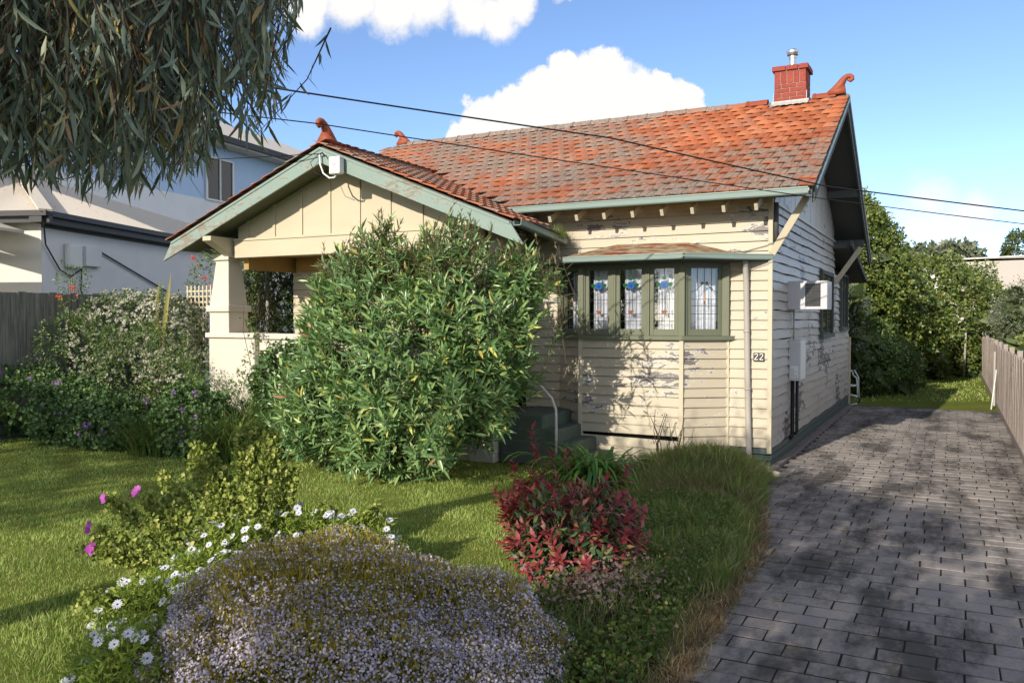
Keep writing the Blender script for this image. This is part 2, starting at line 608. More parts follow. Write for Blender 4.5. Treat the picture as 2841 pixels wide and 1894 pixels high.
OLET = leaf_mat('oleander_young_tip', [(0, (.07, .085, .03, 1)), (.4, (.13, .13, .05, 1)), (.75, (.17, .105, .07, 1)), (1, (.11, .065, .055, 1))], .25, .45, .3, gain=1.5)
TWIG = plain('twig_brown', (.09, .062, .045, 1), .85, .1)
BARK = plain('bark_grey', (.20, .165, .135, 1), .9, .1, var=.5, scale=9, bump=.5)
EUC = leaf_mat('eucalypt_leaf', [(0, (.032, .045, .035, 1)), (.4, (.06, .08, .06, 1)), (.72, (.10, .125, .095, 1)), (.86, (.15, .17, .11, 1)), (.93, (.13, .065, .04, 1)), (1, (.26, .21, .06, 1))], .22, .45, .4, None, (.2, .26, .05, 1), gain=2.3)
EUCRED = leaf_mat('gum_blossom_red', [(0, (.25, .015, .02, 1)), (1, (.45, .04, .04, 1))], .3, .6, .2, None, (.5, .05, .03, 1))
EUCBUD = leaf_mat('gum_nut_brown', [(0, (.16, .06, .03, 1)), (.6, (.24, .16, .03, 1)), (1, (.3, .22, .03, 1))], .2, .6, .2)
PHOR = leaf_mat('red_photinia_leaf', [(0, (.20, .025, .03, 1)), (.4, (.29, .04, .048, 1)), (.75, (.38, .065, .07, 1)), (.92, (.44, .15, .13, 1)), (1, (.24, .08, .04, 1))], .22, .42, .3, None, (.5, .06, .05, 1), gain=0.9)
PHOG = leaf_mat('green_photinia_leaf', [(0, (.022, .045, .020, 1)), (.6, (.045, .075, .028, 1)), (.9, (.11, .10, .035, 1)), (1, (.24, .10, .05, 1))], .18, .42, .3, gain=1.6)
AGA = leaf_mat('agapanthus_leaf', [(0, (.03, .075, .018, 1)), (.6, (.055, .125, .024, 1)), (1, (.13, .21, .04, 1))], .25, .3, .5, gain=2.0)
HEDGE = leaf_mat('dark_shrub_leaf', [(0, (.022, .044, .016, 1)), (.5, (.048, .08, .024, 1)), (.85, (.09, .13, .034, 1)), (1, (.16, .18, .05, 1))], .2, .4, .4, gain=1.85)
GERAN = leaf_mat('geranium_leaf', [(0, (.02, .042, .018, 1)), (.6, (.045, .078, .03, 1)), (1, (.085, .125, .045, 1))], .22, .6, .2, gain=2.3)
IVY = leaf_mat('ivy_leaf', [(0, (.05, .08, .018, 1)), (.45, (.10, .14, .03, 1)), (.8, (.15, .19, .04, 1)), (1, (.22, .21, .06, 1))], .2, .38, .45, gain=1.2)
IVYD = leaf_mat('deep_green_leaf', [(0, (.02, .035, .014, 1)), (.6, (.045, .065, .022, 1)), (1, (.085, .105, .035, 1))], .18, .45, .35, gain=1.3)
OLIVE = leaf_mat('olive_grey_leaf', [(0, (.05, .06, .035, 1)), (.6, (.10, .115, .07, 1)), (1, (.19, .195, .13, 1))], .15, .5, .3, gain=1.4)
LAVA = leaf_mat('mallow_leaf', [(0, (.10, .135, .028, 1)), (.5, (.20, .235, .05, 1)), (.85, (.32, .335, .09, 1)), (1, (.40, .38, .15, 1))], .3, .55, .2, gain=1.35)
DAISYG = leaf_mat('daisy_leaf', [(0, (.10, .16, .02, 1)), (.6, (.20, .27, .035, 1)), (1, (.30, .34, .06, 1))], .3, .5, .25, gain=1.15)
PETAL = leaf_mat('white_petal', [(0, (.70, .70, .76, 1)), (1, (.82, .81, .83, 1))], .3, .6, .1, None, (.8, .8, .85, 1))
PINK = leaf_mat('magenta_petal', [(0, (.42, .06, .38, 1)), (1, (.60, .16, .55, 1))], .35, .5, .2, None, (.7, .2, .6, 1))
PURPLE = leaf_mat('mauve_petal', [(0, (.35, .16, .48, 1)), (1, (.50, .28, .62, 1))], .3, .6, .1, None, (.5, .25, .6, 1))
REDF = leaf_mat('orange_red_petal', [(0, (.60, .05, .02, 1)), (1, (.75, .14, .06, 1))], .3, .5, .2, None, (.8, .1, .05, 1))
CREAMF = leaf_mat('cream_blossom', [(0, (.45, .42, .30, 1)), (1, (.72, .70, .58, 1))], .3, .6, .1, None, (.6, .6, .45, 1))
DIOF = leaf_mat('pale_mauve_blossom', [(0, (.32, .28, .38, 1)), (.5, (.50, .45, .54, 1)), (1, (.70, .66, .72, 1))], .25, .6, .1, None, (.6, .5, .6, 1))
DIOG = leaf_mat('golden_heath_leaf', [(0, (.09, .085, .010, 1)), (.5, (.20, .165, .02, 1)), (1, (.36, .28, .045, 1))], .3, .5, .2, None, (.5, .4, .05, 1), gain=1.3)
PALMG = leaf_mat('palm_leaf', [(0, (.12, .12, .03, 1)), (.6, (.22, .20, .06, 1)), (1, (.34, .27, .09, 1))], .2, .5, .25, gain=1.2)
CYP = leaf_mat('cypress_leaf', [(0, (.03, .04, .012, 1)), (1, (.07, .085, .025, 1))], .1, .7, .1, gain=1.4)
BLUEG = Mat('blue_glass', .12, .6); BLUEG.color((.03, .10, .26, 1)); BLUEG = BLUEG.m
BLUED = Mat('deep_blue_glass', .12, .6); BLUED.color((.01, .06, .30, 1)); BLUED = BLUED.m
GREENG = Mat('green_glass', .12, .6); GREENG.color((.015, .085, .035, 1)); GREENG = GREENG.m
ORANGEG = Mat('orange_glass', .12, .6); ORANGEG.color((.26, .06, .015, 1)); ORANGEG = ORANGEG.m
AMBERG = Mat('amber_glass', .12, .6); AMBERG.color((.45, .25, .10, 1)); AMBERG = AMBERG.m
CAME = plain('lead_came', (.06, .06, .065, 1), .4, .4, .3, bump=0)
DIGIT = plain('white_digit', (.8, .8, .78, 1), .5, .3, var=.05, bump=0)


def glass(name, tint=(1, 1, 1, 1), gl=.14):
    M = Mat(name)
    t = M.node('ShaderNodeBsdfTransparent')
    t.inputs[0].default_value = tint
    g = M.node('ShaderNodeBsdfGlossy')
    g.inputs['Roughness'].default_value = .04
    w = M.node('ShaderNodeBump')
    w.inputs['Strength'].default_value = .06
    w.inputs['Distance'].default_value = .01
    M.l.new(M.noise(M.pos(), 9, 2), w.inputs['Height'])
    M.l.new(w.outputs[0], g.inputs['Normal'])
    x = M.node('ShaderNodeMixShader')
    x.inputs[0].default_value = gl
    M.l.new(t.outputs[0], x.inputs[1])
    M.l.new(g.outputs[0], x.inputs[2])
    M.l.new(x.outputs[0], M.out.inputs['Surface'])
    return M.m


GLASS = glass('clear_glass', (.93, .94, .96, 1), .09)
GLASSD = plain('dark_window_glass', (.02, .024, .03, 1), .05, .6, var=0, bump=0)
CORR = Mat('corrugated_beige', .55, .3)
_m = CORR.step(CORR.noise(CORR.pos(), 7, 6, .7), .60, .68)
CORR.color(CORR.mix(CORR.math('MULTIPLY', _m, .6), (.62, .55, .46, 1), (.16, .13, .11, 1)))
CORR = CORR.m
WALLB = plain('pale_render', (.80, .80, .82, 1), .85, .1, var=.22, scale=1.6)
WALLW = plain('white_render', (.66, .62, .56, 1), .8, .1, var=.1, scale=2)
FASCIA = plain('charcoal_fascia', (.05, .048, .05, 1), .5, .3)
SHADEBLUE = plain('bluish_shade_wall', (.46, .60, .82, 1), .8, .1, var=.12, scale=1.5)  # bluish tint of shaded walls put into the base colour
BEIGEW = plain('beige_wall', (.52, .47, .42, 1), .85, .1, var=.2, scale=.7)
TRIMG = plain('taupe_trim', (.33, .29, .25, 1), .6, .2)
# ================================================================== ground and paving
def sheet(name, pts, z, mat, kind='structure', div=None):
    m = MB()
    m.add([(x, y, z) for x, y in pts], [tuple(range(len(pts)))])
    return m.build(name, mat, kind=kind)


sheet('ground', [(-400, -200), (400, -200), (400, 500), (-400, 500)], -.012, EARTH)
# driveway edge: the curve where the garden bed meets the pavers
EDGE = [(1.12, -13.5), (1.0, -9.5), (.92, -7.8), (.85, -6.7), (.81, -5.7), (.72, -4.56), (.46, -3.06), (.14, -1.5), (.10, -.6), (.14, -.05)]


def edge_x(y):
    for (x0, y0), (x1, y1) in zip(EDGE, EDGE[1:]):
        if y0 <= y <= y1:
            return x0 + (x1 - x0) * (y - y0) / (y1 - y0)
    return EDGE[0][0] if y < EDGE[0][1] else .16


FENCE_X = 3.36
lawn = sheet('lawn', [(-16, -16)] + [(edge_x(y) - .02, y) for y in (-16, -9.5, -7.8, -6.7, -5.7, -4.56, -3.06, -1.5, -.6, -.05)] + [(-.6, .3), (-16, .3)], .0, TURF)
back_lawn = sheet('back_lawn', [(-14, 10.55), (FENCE_X, 10.35), (FENCE_X, 27.5), (-14, 27.5)], .0, TURF)
drive = sheet('driveway', [(edge_x(y), y) for y in (-16, -9.5, -7.8, -6.7, -5.7, -4.56, -3.06, -1.5, -.6, -.05)] + [(.15, 10.5), (FENCE_X, 10.3), (FENCE_X, -16)], .001, JOINT)

PW, PD = .352, .218


def paver_mesh(k):
    w, d, h, b = PW - .013, PD - .024, .005, .003
    r = random.Random(k)
    j = lambda s: r.uniform(-s, s)
    lo = [(-w / 2 + j(.003), -d / 2 + j(.003), -.03), (w / 2 + j(.003), -d / 2 + j(.003), -.03), (w / 2 + j(.003), d / 2 + j(.003), -.03), (-w / 2 + j(.003), d / 2 + j(.003), -.03)]
    md = [(x, y, h - b) for x, y, z in lo]
    tp = [(x * (1 - 2 * b / w), y * (1 - 2 * b / d), h + j(.0015)) for x, y, z in lo]
    F = [(8, 9, 10, 11)]
    for i in range(4):
        k2 = (i + 1) % 4
        F += [(i, k2, 4 + k2, 4 + i), (4 + i, 4 + k2, 8 + k2, 8 + i)]
    m = MB().add(lo + md + tp, F)
    return m.mesh('paver', PAVER)


PMESH = [paver_mesh(k) for k in range(6)]
spots = []
row = 0
y = -11.6
while y < 10.3:
    off = (PW / 2 if row % 2 else 0) + random.uniform(-.02, .02)
    x = .02 + off
    while x < FENCE_X + .1:
        e = edge_x(y) if y < 0 else .17
        if x > e - .12 and x - PW / 2 < FENCE_X - .03:
            spots.append((x, y))
        x += PW
    y += PD
    row += 1
spots.sort(key=lambda p: (p[0] - CAM[0]) ** 2 + (p[1] - CAM[1]) ** 2)
def in_view(x, y):
    v = np.array([x, y, 0]) - CAM
    d = v @ FWD
    return d > 3.8 and abs(v @ RGT) / d < .68 and 2.18 / d < .47
vis = [p for p in spots if in_view(*p)]
hid = [p for p in spots if not in_view(*p)]
rest = vis[300:] + hid
for i, (x, y) in enumerate(vis[:300]):
    M = Matrix.Translation((x, y, .003 + random.uniform(-.003, .003))) @ Matrix.Rotation(random.gauss(0, .006), 4, 'Z') @ Matrix.Rotation(random.gauss(0, .008), 4, 'X') @ Matrix.Rotation(random.gauss(0, .005), 4, 'Y')
    inst('paver', PMESH[i % 6], M, drive)
m = MB()
for x, y in rest:
    s = PMESH[random.randrange(6)]
    dz = .003 + random.uniform(-.003, .003)
    m.add([(v.co.x + x, v.co.y + y, v.co.z + dz) for v in s.vertices], [tuple(p.vertices) for p in s.polygons])
m.build('paver_field', PAVER, drive, kind='stuff')
# concrete edging along the side wall and the drain outlet at the corner
m = MB()
for k in range(9):
    y0 = -.05 + k * 1.14
    m.box(.03, .15 + random.uniform(-.01, .01), y0, y0 + 1.125, -.02, .055 + random.uniform(-.012, .012))
m.build('kerb', CONCRETE, bevel=.012, kind='structure')

# ================================================================== the cottage
house = thing('weatherboard_cottage', 'cream weatherboard cottage with peeling paint and orange terracotta roof', 'house', (-4.5, 3.5, 0))


def board(parent, p0, p1, z, out, mat, exp=.145, t=.030, warp=.004, seed=0., name='weatherboard', dz=(0, 0)):
    """one tapered lap board from p0 to p1, lower edge at z; out = outward unit normal; dz lets its ends drop or rise"""
    p0, p1 = Vector((*p0, 0)), Vector((*p1, 0))
    L = (p1 - p0).length
    n = max(2, int(L / .22))
    o = Vector((*out, 0))
    V, F = [], []
    for i in range(n + 1):
        a = i / n
        p = p0.lerp(p1, a)
        w = nz(p.x * 1.3 + seed * 7.1, p.y * 1.3, seed) * warp
        b = nz(p.x * 1.1 + 30 + seed * 3.3, p.y * 1.1, seed) * warp * .8
        zz = z + w + dz[0] * (1 - a) + dz[1] * a
        V += [p + o * .001 + Vector((0, 0, zz)), p + o * (t + b) + Vector((0, 0, zz)), p + o * (t + b - .002) + Vector((0, 0, zz + .02)),
              p + o * .006 + Vector((0, 0, zz + exp - .005))]  # top stops short; the black core behind paints the lap's shadow line
    for i in range(n):
        k = i * 4
        F += [(k, k + 4, k + 5, k + 1), (k + 1, k + 5, k + 6, k + 2), (k + 2, k + 6, k + 7, k + 3)]
    F += [(0, 1, 2, 3), (n * 4 + 3, n * 4 + 2, n * 4 + 1, n * 4)]
    cr = (p1 - p0).cross(o)
    if cr.z < 0:
        pass
    else:
        F = [f[::-1] for f in F]
    return MB().add(V, F).build(name, mat, parent)


EXP = .145
Z0 = .30
# near-black wall cores: seen through the board gaps, they draw lap shadow lines
core = MB()
core.box(-9.1, -.002, .002, .12, 0, 4.0)
core.build('wall_core', DARKIN, house)
core = MB()
core.box(-.12, -.002, .12, 7.35, 0, 4.0)
core.box(-.12, -.002, 7.35, 10.2, 0, 3.3)
core.prism([(-.05, .1, 4.0), (-.05, 7.2, 4.0), (-.05, 3.65, 5.9)], (.045, 0, 0))
core.box(-9.1, -.12, 10.1, 10.2, 0, 3.3)
core.box(-9.1, -8.98, .12, 10.1, 0, 4.0)
core.build('wall_core', DARKIN, house)

front = sub('front_wall', house)
for r in range(25):
    z = Z0 + r * EXP
    s = r * 1.37
    if z + EXP < 3.2:
        board(front, (-.62, 0), (-.035, 0), z, (0, -1), CREAM, seed=s, warp=.007)
        board(front, (-3.92, 0), (-3.33, 0), z, (0, -1), CREAM, seed=s + 50, warp=.006)
        if z > .7:
            board(front, (-9.1, 0), (-5.4, 0), z, (0, -1), CREAM2, seed=s + 90)
    else:
        board(front, (-4.6, 0), (-1.9, 0), z, (0, -1), CREAM, seed=s, warp=.005)
        board(front, (-1.9, 0), (-.035, 0), z, (0, -1), CREAM, seed=s + 20, warp=.005)
        board(front, (-9.1, 0), (-4.6, 0), z, (0, -1), CREAM2, seed=s + 90)
m = MB(); m.box(-.034, .03, -.034, .03, .22, 3.96); m.build('corner_stop', CREAM2, house, bevel=.004)
m = MB(); m.box(-4.4, -.036, -.03, -.002, 3.86, 3.99); m.build('frieze_board', CREAM2, house)
m = MB(); m.box(-5.35, -3.98, -.01, .002, .74, 3.0); m.build('doorway_dark', DARKIN, house)  # near-black sheet stands for the unlit door opening
m = MB(); m.box(-3.975, -3.915, -.05, -.003, .7, 3.1); m.build('door_jamb', CREAM2, house)

side = sub('side_wall', house)
rnd = random.Random(5)
for r in range(25):
    z = Z0 + r * EXP
    end = 10.2 if z + EXP < 3.32 else 7.3
    cuts = [.035] + sorted(rnd.sample([1.6, 2.5, 3.4, 4.6, 5.3, 6.2], 2)) + [end]
    for a, b in zip(cuts, cuts[1:]):
        board(side, (0, a + .002), (0, b - .002), z, (1, 0), CREAM_SHADED, seed=r * .35, warp=.022, t=.034)
m = MB()
m.build
for k in range(20):
    y0 = .2 + k * .345
    y1 = y0 + .335
    f = lambda yy: 4.15 + .53 * (yy if yy < 3.65 else 7.3 - yy) - .06
    if f(y0) < 4.0 or f(y1) < 4.0: continue
    pts = [(.004, y0, 3.93), (.004, y1, 3.93)]
    pts += [(.004, y1, f(y1))] + ([(.004, 3.65, f(3.65))] if y0 < 3.65 < y1 else []) + [(.004, y0, f(y0))]
    MB().prism(pts, (.018 + rnd.uniform(0, .008), 0, 0)).build('gable_plank', CREAM_SHADED, side)
m = MB(); m.box(.004, .045, .04, 7.3, 3.90, 3.945); m.build('belt_rail', CREAM_SHADED, side)

# green base boards
pl = sub('plinth', house)
for k in range(3):
    z = .015 + k * .095
    MB().box(-.62, .014, -.02 - .004 * k, -.002, z, z + .08).build('plinth_board', PLINTH, pl, bevel=.004)
    MB().box(.002, .03 + .004 * k, -.018, 10.2, z, z + .08).build('plinth_board', PLINTH, pl, bevel=.004)
    MB().box(-3.92, -3.2, -.02 - .004 * k, -.002, z, z + .08).build('plinth_board', PLINTH, pl, bevel=.004)
MB().box(.005, .075, 10.21, 10.29, .06, 1.75).build('end_post', CREAM2, house, bevel=.004)

# side windows and rear lean-to
for (y0, y1, z0, z1) in ((5.0, 6.62, 1.92, 3.1), (8.3, 9.5, 2.03, 3.2)):
    w = sub('side_window', house)
    MB().box(.02, .05, y0, y1, z0, z1).build('pane', GLASSD, w)
    m = MB()
    m.box(.02, .085, y0 - .07, y0, z0 - .02, z1); m.box(.02, .085, y1, y1 + .07, z0 - .02, z1)
    m.box(.02, .085, y0 - .07, y1 + .07, z1, z1 + .08)
    m.box(.02, .07, (y0 + y1) / 2 - .03, (y0 + y1) / 2 + .03, z0, z1)
    m.build('frame', DARKEAVE, w)
    MB().box(.02, .11, y0 - .1, y1 + .1, z0 - .10, z0 - .02).build('sill', PLINTH, w)
m = MB()
m.prism([(-9.3, 7.0, 3.75), (-9.3, 10.5, 3.12), (-9.3, 10.5, 3.22), (-9.3, 7.0, 3.85)], (9.66, 0, 0))
m.build('lean_to_roof', DARKEAVE, house)
m = MB(); m.bar((.40, 6.9, 3.84), (.40, 10.55, 3.18), .05, .12); m.build('lean_to_barge', DARKEAVE, house)

# ------------------------------------------------------------------ main roof
YE, ZE, YR, ZR = -.5, 4.02, 3.65, 6.22
XL, XR = -9.3, .68
SL = math.atan2(ZR - ZE, YR - YE)
SLEN = math.hypot(ZR - ZE, YR - YE)
main_z = lambda yy: ZE + (yy - YE) * math.tan(SL)
PX, PZ, PT = -6.73, 5.04, .40            # porch ridge line and fall
porch_z = lambda xx: PZ - PT * abs(xx - PX)
m = MB()
t = .10
m.prism([(XL, YE + .05, main_z(YE + .05) - .03), (XL, YR, ZR - .03), (XL, YR, ZR - .03 - t), (XL, YE + .05, main_z(YE + .05) - .03 - t)], (XR - XL - .05, 0, 0))
m.build('roof_deck', DARKEAVE, house)
m = MB()
YB = 2 * YR - YE
m.prism([(XL, YB, ZE - .03), (XL, YR + .002, ZR - .03), (XL, YR + .002, ZR - .13), (XL, YB, ZE - .13)], (XR - XL - .05, 0, 0))
m.build('roof_deck', DARKEAVE, house)
m = MB()
m.prism([(XL, YB + .04, ZE), (XL, YR + .002, ZR + .02), (XL, YR + .002, ZR - .028), (XL, YB + .04, ZE - .028)], (XR - XL, 0, 0))
m.build('rear_roof_cover', RIDGE, house)

TW, TE = .232, SLEN / 17


def tile_mesh(name, mat, k, w=TW, e=TE):
    r = random.Random(k)
    prof = [(0, .002), (.08, .0), (.14, .013), (.58, .015), (.66, .001), (1.0, .0)]
    ln = e * 1.22
    V, F = [], []
    j = r.uniform(-.003, .003)
    for u, h in prof:
        V += [(u * (w - .011), ln, h * .9), (u * (w - .011), .012, h + .038 + j), (u * (w - .011), 0, h + .034 + j), (u * (w - .011), .004, h * .55 + .015)]
    n = len(prof)
    for i in range(n - 1):
        a, b = i * 4, i * 4 + 4
        for q in range(3):
            F.append((a + q, a + q + 1, b + q + 1, b + q))
    F += [(0, 3, 2, 1), ((n - 1) * 4, (n - 1) * 4 + 1, (n - 1) * 4 + 2, (n - 1) * 4 + 3)]
    me = MB().add(V, F).mesh(name, mat)
    me.materials.append(CLAY)
    for i, p in enumerate(me.polygons):
        if i < (n - 1) * 3 and i % 3: p.material_index = 1
    return me


TM = [tile_mesh('roof_tile', TILE, k) for k in range(5)]
TMP = [tile_mesh('roof_tile', TILEP, k + 9, .225, .28) for k in range(4)]


def frame(u, v, n, o):
    M = Matrix.Identity(4)
    for i, c in enumerate((u, v, n, o)):
        for k in range(3): M[k][i] = c[k]
    return M


c_, s_ = math.cos(SL), math.sin(SL)
tiles = []
ncol = int((XR - XL) / TW)
for j in range(17):
    for i in range(ncol + 1):
        x = XR - (i + 1) * TW + (TW / 2 if j % 2 and i else 0)
        o = Vector((x, YE - .03 + j * TE * c_, ZE + j * TE * s_ - .012))
        ctr = o + Vector((TW / 2, TE / 2 * c_, TE / 2 * s_))
        if ctr.z < porch_z(ctr.x) + .03 and ctr.x < -3.2: continue
        if -.64 < ctr.x < -.02 and ctr.y > 3.35: continue
        M = frame((1, 0, 0), (0, c_, s_), (0, -s_, c_), o) @ Matrix.Rotation(random.gauss(0, .008), 4, 'Z') @ Matrix.Rotation(random.gauss(0, .006), 4, 'X') @ Matrix.Rotation(random.gauss(0, .008), 4, 'Y')
        tiles.append((ctr, M, TM))
ps = math.atan(PT)
pc, pn = math.cos(ps), math.sin(ps)
HS = 3.52
for side_s in (1, -1):
    u = (0, side_s, 0)
    v = (-side_s * pc, 0, pn)
    n = (side_s * pn, 0, pc)
    rows = int(HS / pc / .28) + 1
    for j in range(rows):
        for i in range(17):
            a = i * .225
            yy = (-2.06 + a) if side_s > 0 else (-2.06 + a + .225)
            x = PX + side_s * (HS + .03 - j * .28 * pc)
            if (x - PX) * side_s < .12: continue
            o = Vector((x, yy, porch_z(x) - .012))
            ctr = o + Vector((-side_s * .14 * pc, side_s * .11, .14 * pn))
            if ctr.y > YE - .1 and ctr.z < main_z(ctr.y) - .03: continue
            M = frame(u, v, n, o) @ Matrix.Rotation(random.gauss(0, .01), 4, 'Z')
            tiles.append((ctr, M, TMP))
C0 = Vector(CAM)
roof_p = sub('terracotta_roof', house)
def tkey(t):
    d = (t[0] - C0).length
    if t[0].x < PX - .1: d += 6 if t[0].y > -1.9 else 0      # far porch slope is turned away
    return d
tiles.sort(key=tkey)
for i, (ctr, M, ms) in enumerate(tiles[:300]):
    inst('roof_tile', ms[i % len(ms)], M, roof_p)
for ms, nm, mt in ((TM, 'tile_field', TILE), (TMP, 'tile_field', TILEP)):
    tv = [np.array([v.co[:] for v in q.vertices]) for q in ms]
    tf = [tuple(p.vertices) for p in ms[0].polygons]
    V, F, base = [], [], 0
    for i, (ctr, M, q) in enumerate(tiles[300:]):
        if q is not ms: continue
        A = np.array(M)
        V.append(tv[i % len(ms)] @ A[:3, :3].T + A[:3, 3])
        F.append(np.array(tf) + base)
        base += len(tv[0])
    o = np_obj(nm, np.concatenate(V), np.concatenate(F), mt, roof_p, kind='stuff')
    o.data.materials.append(CLAY)
    o.data.polygons.foreach_set('material_index', np.tile([p.material_index for p in ms[0].polygons], len(V)).astype(np.int32))


def ridge_cap(p, d, mat, L=.40):
    """one angular ridge cap with a collar, centred on p, running along d"""
    d = Vector(d).normalized()
    s = d.cross(Vector((0, 0, 1))).normalized()
    z = Vector((0, 0, 1))
    prof = [(-.135, -.075), (-.09, -.01), (-.035, .035), (0, .045), (.035, .035), (.09, -.01), (.135, -.075)]
    V, F = [], []
    st = [(-L / 2, 1.0), (L / 2 - .05, .96), (L / 2 - .05, 1.16), (L / 2 - .01, 1.18), (L / 2 + .005, 1.0)]
    for a, k in st:
        for x, h in prof:
            V.append(Vector(p) + d * a + s * x * k + z * (h * k if h > 0 else h))
    n = len(prof)
    for i in range(len(st) - 1):
        for q in range(n - 1):
            F.append((i * n + q, i * n + q + 1, (i + 1) * n + q + 1, (i + 1) * n + q))
    m = MB().add(V, F)
    return m.build('ridge_tile', mat, roof_p)


x = XL + .35
while x < XR - .25:
    if not -.85 < x < -.0:
        ridge_cap((x, YR, ZR + .05 + random.uniform(-.008, .008)), (-1, 0, 0), RIDGE if x < -1.2 else FINIAL)
    x += .40
y = -1.72
while y < 1.2:
    ridge_cap((PX, y, PZ + .045), (0, -1, 0), FINIAL if y < -1.2 else RIDGE, .38)
    y += .38
# bedding under the ridge
m = MB()
m.prism([(XL, YR - .14, ZR - .10), (XL, YR + .14, ZR - .10), (XL, YR, ZR + .035)], (XR - XL - .02, 0, 0))
m.build('ridge_bedding', CONCRETE, roof_p)


def finial(p, d, mat, s=1.0):
    """scroll finial: saddle foot, swept neck and a curl that turns over in direction d"""
    d = Vector(d).normalized()
    p = Vector(p)
    z = Vector((0, 0, 1))
    path, rr = [], []
    pts = [(-.30, .0, .06), (-.20, .05, .085), (-.11, .11, .10), (-.05, .18, .095), (-.01, .25, .08), (.03, .31, .066), (.085, .35, .056), (.145, .355, .052),
           (.19, .325, .048), (.195, .275, .046), (.155, .245, .040), (.115, .265, .034), (.125, .30, .026)]
    for a, h, r in pts:
        path.append(p + d * a * s + z * h * s)
        rr.append(r * s)
    m = MB().tube(path, rr, 10)
    side_v = d.cross(z)
    V = []
    for a, w, h in ((-.30, .15, -.03), (.06, .17, -.03)):
        for q in (-1, 1):
            V.append(p + d * a * s + side_v * q * w * s + z * h * s)
    for a, w, h in ((-.26, .03, .06), (.045, .05, .16)):
        for q in (-1, 1):
            V.append(p + d * a * s + side_v * q * w * s + z * h * s)
    m.add(V, [(0, 1, 3, 2), (4, 6, 7, 5), (0, 4, 5, 1), (2, 3, 7, 6), (0, 2, 6, 4), (1, 5, 7, 3)])
    return m.build('scroll_finial', mat, house, smooth=True)


finial((XR - .12, YR, ZR + .06), (1, 0, 0), FINIAL, .82)
finial((XL + .2, YR, ZR + .06), (-1, 0, 0), FINIAL, .8)
finial((PX, -1.88, PZ + .05), (0, -1, 0), FINIAL, .88)

# barge boards and undersides at the main gable
for sgn in (0, 1):
    f = (lambda yy: yy) if sgn == 0 else (lambda yy: 2 * YR - yy)
    y0, y1 = (YE + .12 if sgn == 0 else -1.3), YR
    z0 = main_z(y0)
    pts = [(XR - .06, f(y0), z0 - .05), (XR - .06, f(y1), ZR - .05), (XR - .06, f(y1), ZR - .27), (XR - .06, f(y0), z0 - .27 if sgn == 0 else z0 - .20)]
    MB().prism(pts, (.035, 0, 0)).build('gable_barge', DARKEAVE if sgn == 0 else PLINTH, house)
    MB().prism([(XR - .024, f(y0), z0 - .045), (XR - .024, f(y1), ZR - .045), (XR - .024, f(y1), ZR - .10), (XR - .024, f(y0), z0 - .10)], (.03, 0, 0)).build('barge_cap', GUTTER if sgn == 0 else GREYPIPE, house)
for yy in (1.6, 3.65, 5.9):
    zz = main_z(yy if yy < YR else 2 * YR - yy) - .26
    MB().bar((-.02, yy, zz), (XR - .07, yy, zz), .07, .14).build('purlin_end', DARKEAVE, house)
MB().bar((-.02, 7.45, 3.87), (XR - .07, 7.45, 3.87), .09, .16).build('purlin_end', DARKEAVE, house)
MB().bar((.02, -.02, 3.15), (.52, -.16, 3.93), .05, .10, up=(1, 0, 0)).build('eave_brace', CREAM2, house, bevel=.004)
MB().bar((.02, 7.35, 3.0), (.55, 7.40, 3.78), .05, .10, up=(1, 0, 0)).build('eave_brace', CREAM2, house, bevel=.004)

# gutter, rafter tails
def gutter(name, a, b, mat, w=.11, h=.10, parent=None):
    a, b = Vector(a), Vector(b)
    d = (b - a).normalized()
    s = d.cross(Vector((0, 0, 1))).normalized()
    prof = [(-.5, .5), (-.52, -.42), (-.40, -.5), (.36, -.5), (.47, -.34), (.5, .26), (.56, .40), (.54, .5), (.46, .5), (.44, .36), (.40, -.36), (-.44, -.40), (-.46, .5)]
    V = [p + s * x * w + Vector((0, 0, z * h)) for p in (a, b) for x, z in prof]
    n = len(prof)
    F = [(i, (i + 1) % n, n + (i + 1) % n, n + i) for i in range(n)]
    F += [tuple(range(n))[::-1], tuple(range(n, 2 * n))]
    return MB().add(V, F).build(name, mat, parent or house)


gutter('eave_gutter', (-4.35, YE - .065, 3.95), (.60, YE - .065, 3.955), GUTTER)
for k in range(10):
    x = -.13 - k * .462
    m = MB(); m.bar((x, .12, 4.06), (x, YE + .06, 3.79), .05, .10); m.build('rafter_tail', CREAM2, house)
m = MB()
m.prism([(-4.6, YE + .02, 3.895), (-4.6, .1, 4.19), (-4.6, .1, 4.20), (-4.6, YE + .02, 3.905)], (5.1, 0, 0))
m.build('eave_lining', OCHRE, house)  # brown of the shade under the eaves put into the lining colour

# ------------------------------------------------------------------ chimney
ch = sub('chimney', house)
CX0, CX1, CY0, CY1 = -.60, -.04, 3.42, 3.92
MB().box(CX0 + .012, CX1 - .012, CY0 + .012, CY1 - .012, 5.6, 6.80).build('mortar_core', MORTAR, ch)
def brick(x0, x1, y0, y1, z0, z1):
    MB().box(x0, x1, y0, y1, z0, z1).build('brick', BRICK, ch, bevel=.005)
zb = 6.02
for c in range(6):
    z0 = zb + c * .083
    z1 = z0 + .074
    if c % 2 == 0:
        xs = [CX0, CX0 + .275, CX1 + .009]
    else:
        xs = [CX0, CX0 + .125, CX0 + .40, CX1 + .009]
    for a, b in zip(xs, xs[1:]):
        brick(a, b - .009, CY0, CY0 + .10, z0, z1)
    ys = [CY0 + .11, CY0 + .30, CY1] if c % 2 else [CY0 + .11, CY0 + .22, CY1 - .0]
    for a, b in zip(ys, ys[1:]):
        brick(CX1 - .10, CX1, a, b - .009, z0, z1)
    brick(CX0, CX0 + .1, CY0 + .11, CY1, z0, z1)
z0 = zb + 6 * .083
